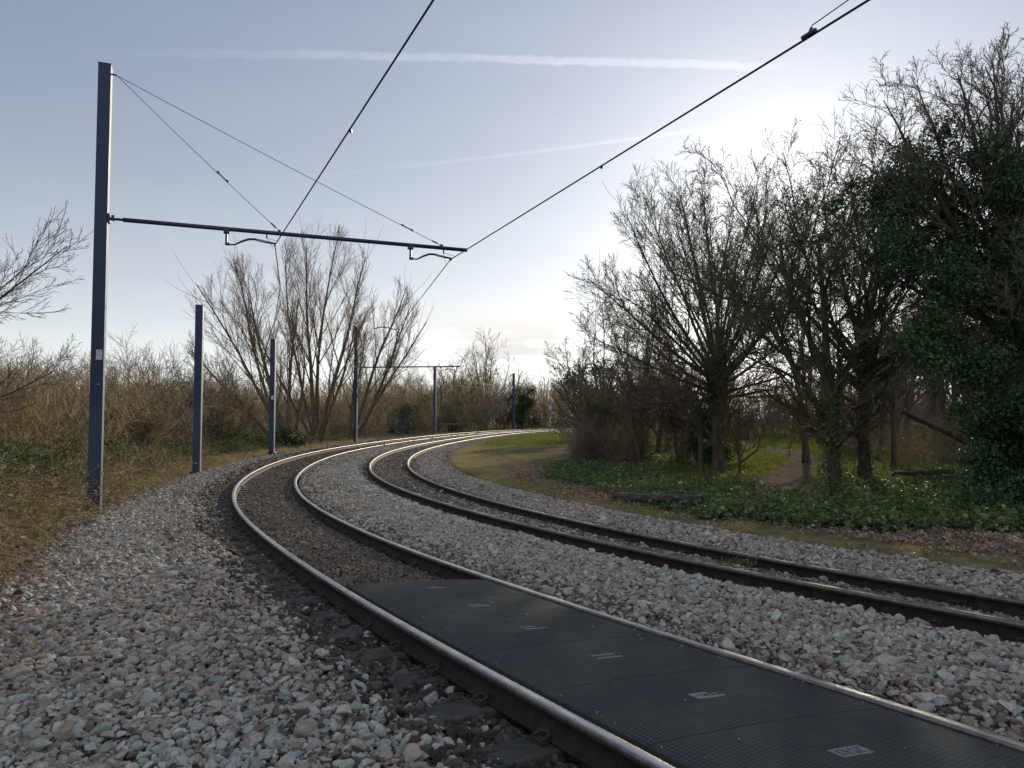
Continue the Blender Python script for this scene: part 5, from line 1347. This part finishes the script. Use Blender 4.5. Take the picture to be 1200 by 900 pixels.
m_gry = mat_leaf('short_grass_blades', [(.2, (.055, .09, .018)), (.5, (.105, .14, .03)), (.8, (.19, .19, .055))], .6, .35, .1)
m_dry = mat_leaf('dry_grass_blades', [(.2, (.15, .12, .065)), (.5, (.28, .23, .13)), (.8, (.42, .36, .22))], .7, .3, .2)
m_lit = mat_leaf('dead_leaves', [(.2, (.11, .078, .058)), (.5, (.23, .172, .132)), (.8, (.40, .31, .245))], .7, .2, .2)
m_brk = mat_leaf('dead_bracken', [(.2, (.085, .060, .030)), (.45, (.18, .132, .066)), (.7, (.28, .212, .108)), (.9, (.43, .345, .195))], .75, .25, .2)
m_brl = mat_leaf('bramble_leaves', [(.2, (.020, .040, .018)), (.5, (.042, .075, .030)), (.8, (.085, .115, .05)), (.95, (.13, .14, .07))], .65, .25, .12)
m_stem = mat_twig('bramble_stem', (.11, .08, .042), (.40, .315, .175))
def leftmask(x, y):
    s, o = to_track(x, y); L = left_edge(s) - o; return s, L
def Z(k): return lambda x, y: zones(x, y)[:, k]
iv_v = [flat_leaves(26, .085, .16, m_gcov, .16, .55) for _ in range(5)]
x, y = spot(0, 24, 10, 46, 30000, lambda x, y: zones(x, y)[:, 2] * np.where(y < 24, 1, .45) * .8)
put('ivy_ground_cover', x, y, iv_v, .7, 1.5, 'green ivy leaves carpeting the floor of the wood edge', 'ground cover')
gr_v = [blade_clump(26, .11, .0045, m_gry, .06) for _ in range(4)]
x, y = spot(-2, 26, 12, 84, 42000, lambda x, y: np.minimum(1, zones(x, y)[:, 5] + .0 * x))
put('grass', x, y, gr_v, .8, 1.7, 'short green grass beside the path and in the sunlit patch on the bend', 'grass')
ms_v = [blade_clump(18, .024, .004, m_grass, .07, 1.2), blade_clump(16, .03, .004, m_dry, .08, 1.4), blade_clump(16, .026, .004, m_dry, .08, 1.2), blade_clump(20, .022, .004, m_grass, .08, 1.2)]
x, y = spot(-3, 16, 5, 46, 42000, lambda x, y: zones(x, y)[:, 1] * np.where(y < 20, .8, .55))
put('mossy_turf', x, y, ms_v, .6, 1.3, 'thin mossy turf along the edge of the ballast', 'turf')
lt_v = [flat_leaves(12, .06, .15, m_lit, .03, .5) for _ in range(4)]
x, y = spot(0, 16, 5, 30, 26000, lambda x, y: np.clip(zones(x, y)[:, 0] * .9 + .12 * zones(x, y)[:, 1], 0, 1))
put('leaf_litter', x, y, lt_v, .6, 1.3, 'reddish brown dead leaves strewn along the verge before the ivy', 'leaf litter')
x, y = spot(-14, -2, 3, 24, 26000, lambda x, y: ss(-.7, .3, leftmask(x, y)[1] + .3 * fbm(x, y, 1.6, 61)) * (1 - ss(1.2, 2.4, leftmask(x, y)[1])) * .75 * (x < 0))
s_, o_ = to_track(x, y)
put('bank_litter', x, y, lt_v + [flat_leaves(10, .05, .16, m_brk, .03, .7)], .5, 1.2, 'brown leaf litter fraying the edge of the ballast below the brambles', 'leaf litter', z=np.maximum(ground_z(x, y), surf_z(s_, np.maximum(o_, left_edge(s_) - .5)) * (o_ > left_edge(s_) - .5) - 9 * (o_ <= left_edge(s_) - .5)) + .012)
# left bank: dead bracken and bramble
def bramble(n, H, seed, leafn):
    a_ = rng.uniform(0, 6.28, n); p = np.stack([rng.normal(size=n) * .25, rng.normal(size=n) * .25, np.zeros(n) - .05], 1)
    d = np.stack([np.cos(a_) * .6, np.sin(a_) * .6, np.full(n, 1.)], 1)
    P, R = grow(p, d, H * rng.uniform(.8, 2.0, n), .0055, .0025, 9, .12, -.20)
    P[:, :, 2] = np.maximum(P[:, :, 2], .01 + .05 * rng.random((n, 1)))
    q = MBq(); q.tub(P, R, 3)
    pp, dd, l, r = spawn(P, R, H, 6, .3, 1, .4, 1.1, .32, .7, .4); P2, R2 = grow(pp, dd, l, r, .0018, 4, .2, -.08); q.tub(P2, R2, 3)
    base = q.n
    t = rng.uniform(1, 8, (n, leafn)); i = t.astype(int); i = np.minimum(i, 7)
    C = P[np.arange(n)[:, None], i] + rng.normal(size=(n, leafn, 3)) * .06; C = C.reshape(-1, 3)
    V, F = leaf_quads(C, norm(np.array([0, 0, .8]) + rng.normal(size=(len(C), 3)) * .6), .085 if seed % 2 else .06)
    nF = sum(len(f) for f in q.F)
    q.raw(V, F)
    # quads first, then triangles (order of the dict in MBq.mesh)
    me = q.mesh('bramble', [m_stem, m_brl if seed % 2 else m_brk], False)
    mi = np.concatenate([np.zeros(nF, int), np.ones(len(F), int)]); me.polygons.foreach_set('material_index', mi.astype(np.int32))
    return me
br_green = [bramble(24, 1.0, 1, 22), bramble(22, .9, 3, 26)]
br_brown = [bramble(34, .85, 2, 8), bramble(36, .75, 4, 9), bramble(30, .95, 6, 6)]
def m_bram(x, y):
    s, L = leftmask(x, y); L = L + .35 * fbm(x, y, 1.3, 41)
    return ss(.45, 1.1, L) * (np.hypot(x - PL[0][1] - .3, y - PL[0][2] + .6) > 1.15) * (np.hypot(x - PL[0][1] - .1, y - PL[0][2]) > .9) * (1 - ss(8, 10, L)) * (1 - ss(22, 34, s) * ss(4, 1.5, L)) * (s < 62)
gpatch = lambda x, y: ss(-.7, -.1, fbm(x, y, .55, 51)) * ss(1.1, 2.3, leftmask(x, y)[1]) * (1 - .6 * ss(5.5, 7.5, leftmask(x, y)[1]))
x, y = spot(-26, -3, 4, 58, 26000, lambda x, y: m_bram(x, y) * np.where(y < 20, .55, .24))
gm = rng.random(len(x)) < .85 * gpatch(x, y)
put('dead_bracken', x[~gm], y[~gm], br_brown, .55, 1.25, 'tangle of dead brown bracken and bramble stems on the bank', 'undergrowth', tilt=.2)
put('bramble_undergrowth', x[gm], y[gm], br_green, .6, 1.3, 'green-leaved brambles growing through the dead stems on the bank', 'undergrowth', tilt=.2)
dr_v = [blade_clump(26, .34, .004, m_dry, .07, .8), blade_clump(22, .28, .004, m_dry, .09, 1.0), blade_clump(20, .42, .004, m_brk, .06, .9)]
x, y = spot(-24, -4, 4, 62, 36000, lambda x, y: np.clip(.5 * zones(x, y)[:, 3] + (.07 + .28 * ss(13, 18, leftmask(x, y)[0])) * ss(-.1, .3, leftmask(x, y)[1]) * (1 - ss(1.2, 2.2, leftmask(x, y)[1])) * (leftmask(x, y)[0] < 60), 0, 1))
put('dry_grass', x, y, dr_v, .5, 1.2, 'straw-coloured dry grass between the ballast and the brambles', 'grass', tilt=.25)
# straws, twigs and dead leaves lying on the near ballast
n = 420; s = rng.uniform(-1, 18, n); o = rng.uniform(-4.4, -1.6, n); p = track_pt(s, o, 0); keep = rng.random(n) < .2 + .8 * ss(-2.2, -4.0, o); s, o, p = s[keep], o[keep], p[keep]
put('straw_litter', p[:, 0], p[:, 1], [blade_clump(3, .2, .0022, m_dry, .03, 1.6), flat_leaves(1, .06, .03, m_lit, .02), blade_clump(2, .16, .002, m_dry, .04, 2.0)], .6, 1.4, 'dry straws and dead leaves caught among the near ballast stones', 'litter', tilt=.5, z=surf_z(s, o) + .035)
# green weed between the rails of the second track, and a few by the rail sides
wt = at_z(866, 660, -.2); tuft = blade_clump(90, .075, .004, m_grass, .10, 1.3)
o_ = link('weed_tuft', tuft, None, tuple(wt)); tag(o_, 'bright green weed tuft between the rails of the second track', 'weed')
# grit carried onto the crossing panels
n = 170; s = rng.uniform(-.5, 4.6, n); o = np.where(rng.random(n) < .6, rng.choice([-.6, .66], n) + rng.normal(size=n) * .05, rng.uniform(-.6, .66, n)); o = np.clip(o, -.62, .67)
p = track_pt(s, o, 0); p[:, 2] += -.010 + .022 * (1 - ((o - .02) / .68) ** 2); sz = .006 + .014 * rng.random(n) ** 3
scatter('grit', p, rng.uniform(0, 6.28, (n, 3)), np.stack([sz] * 3, 1), sv_grey[:4] + sv_dirt[:2], 'small grit and chippings lying on the crossing panels', 'grit')
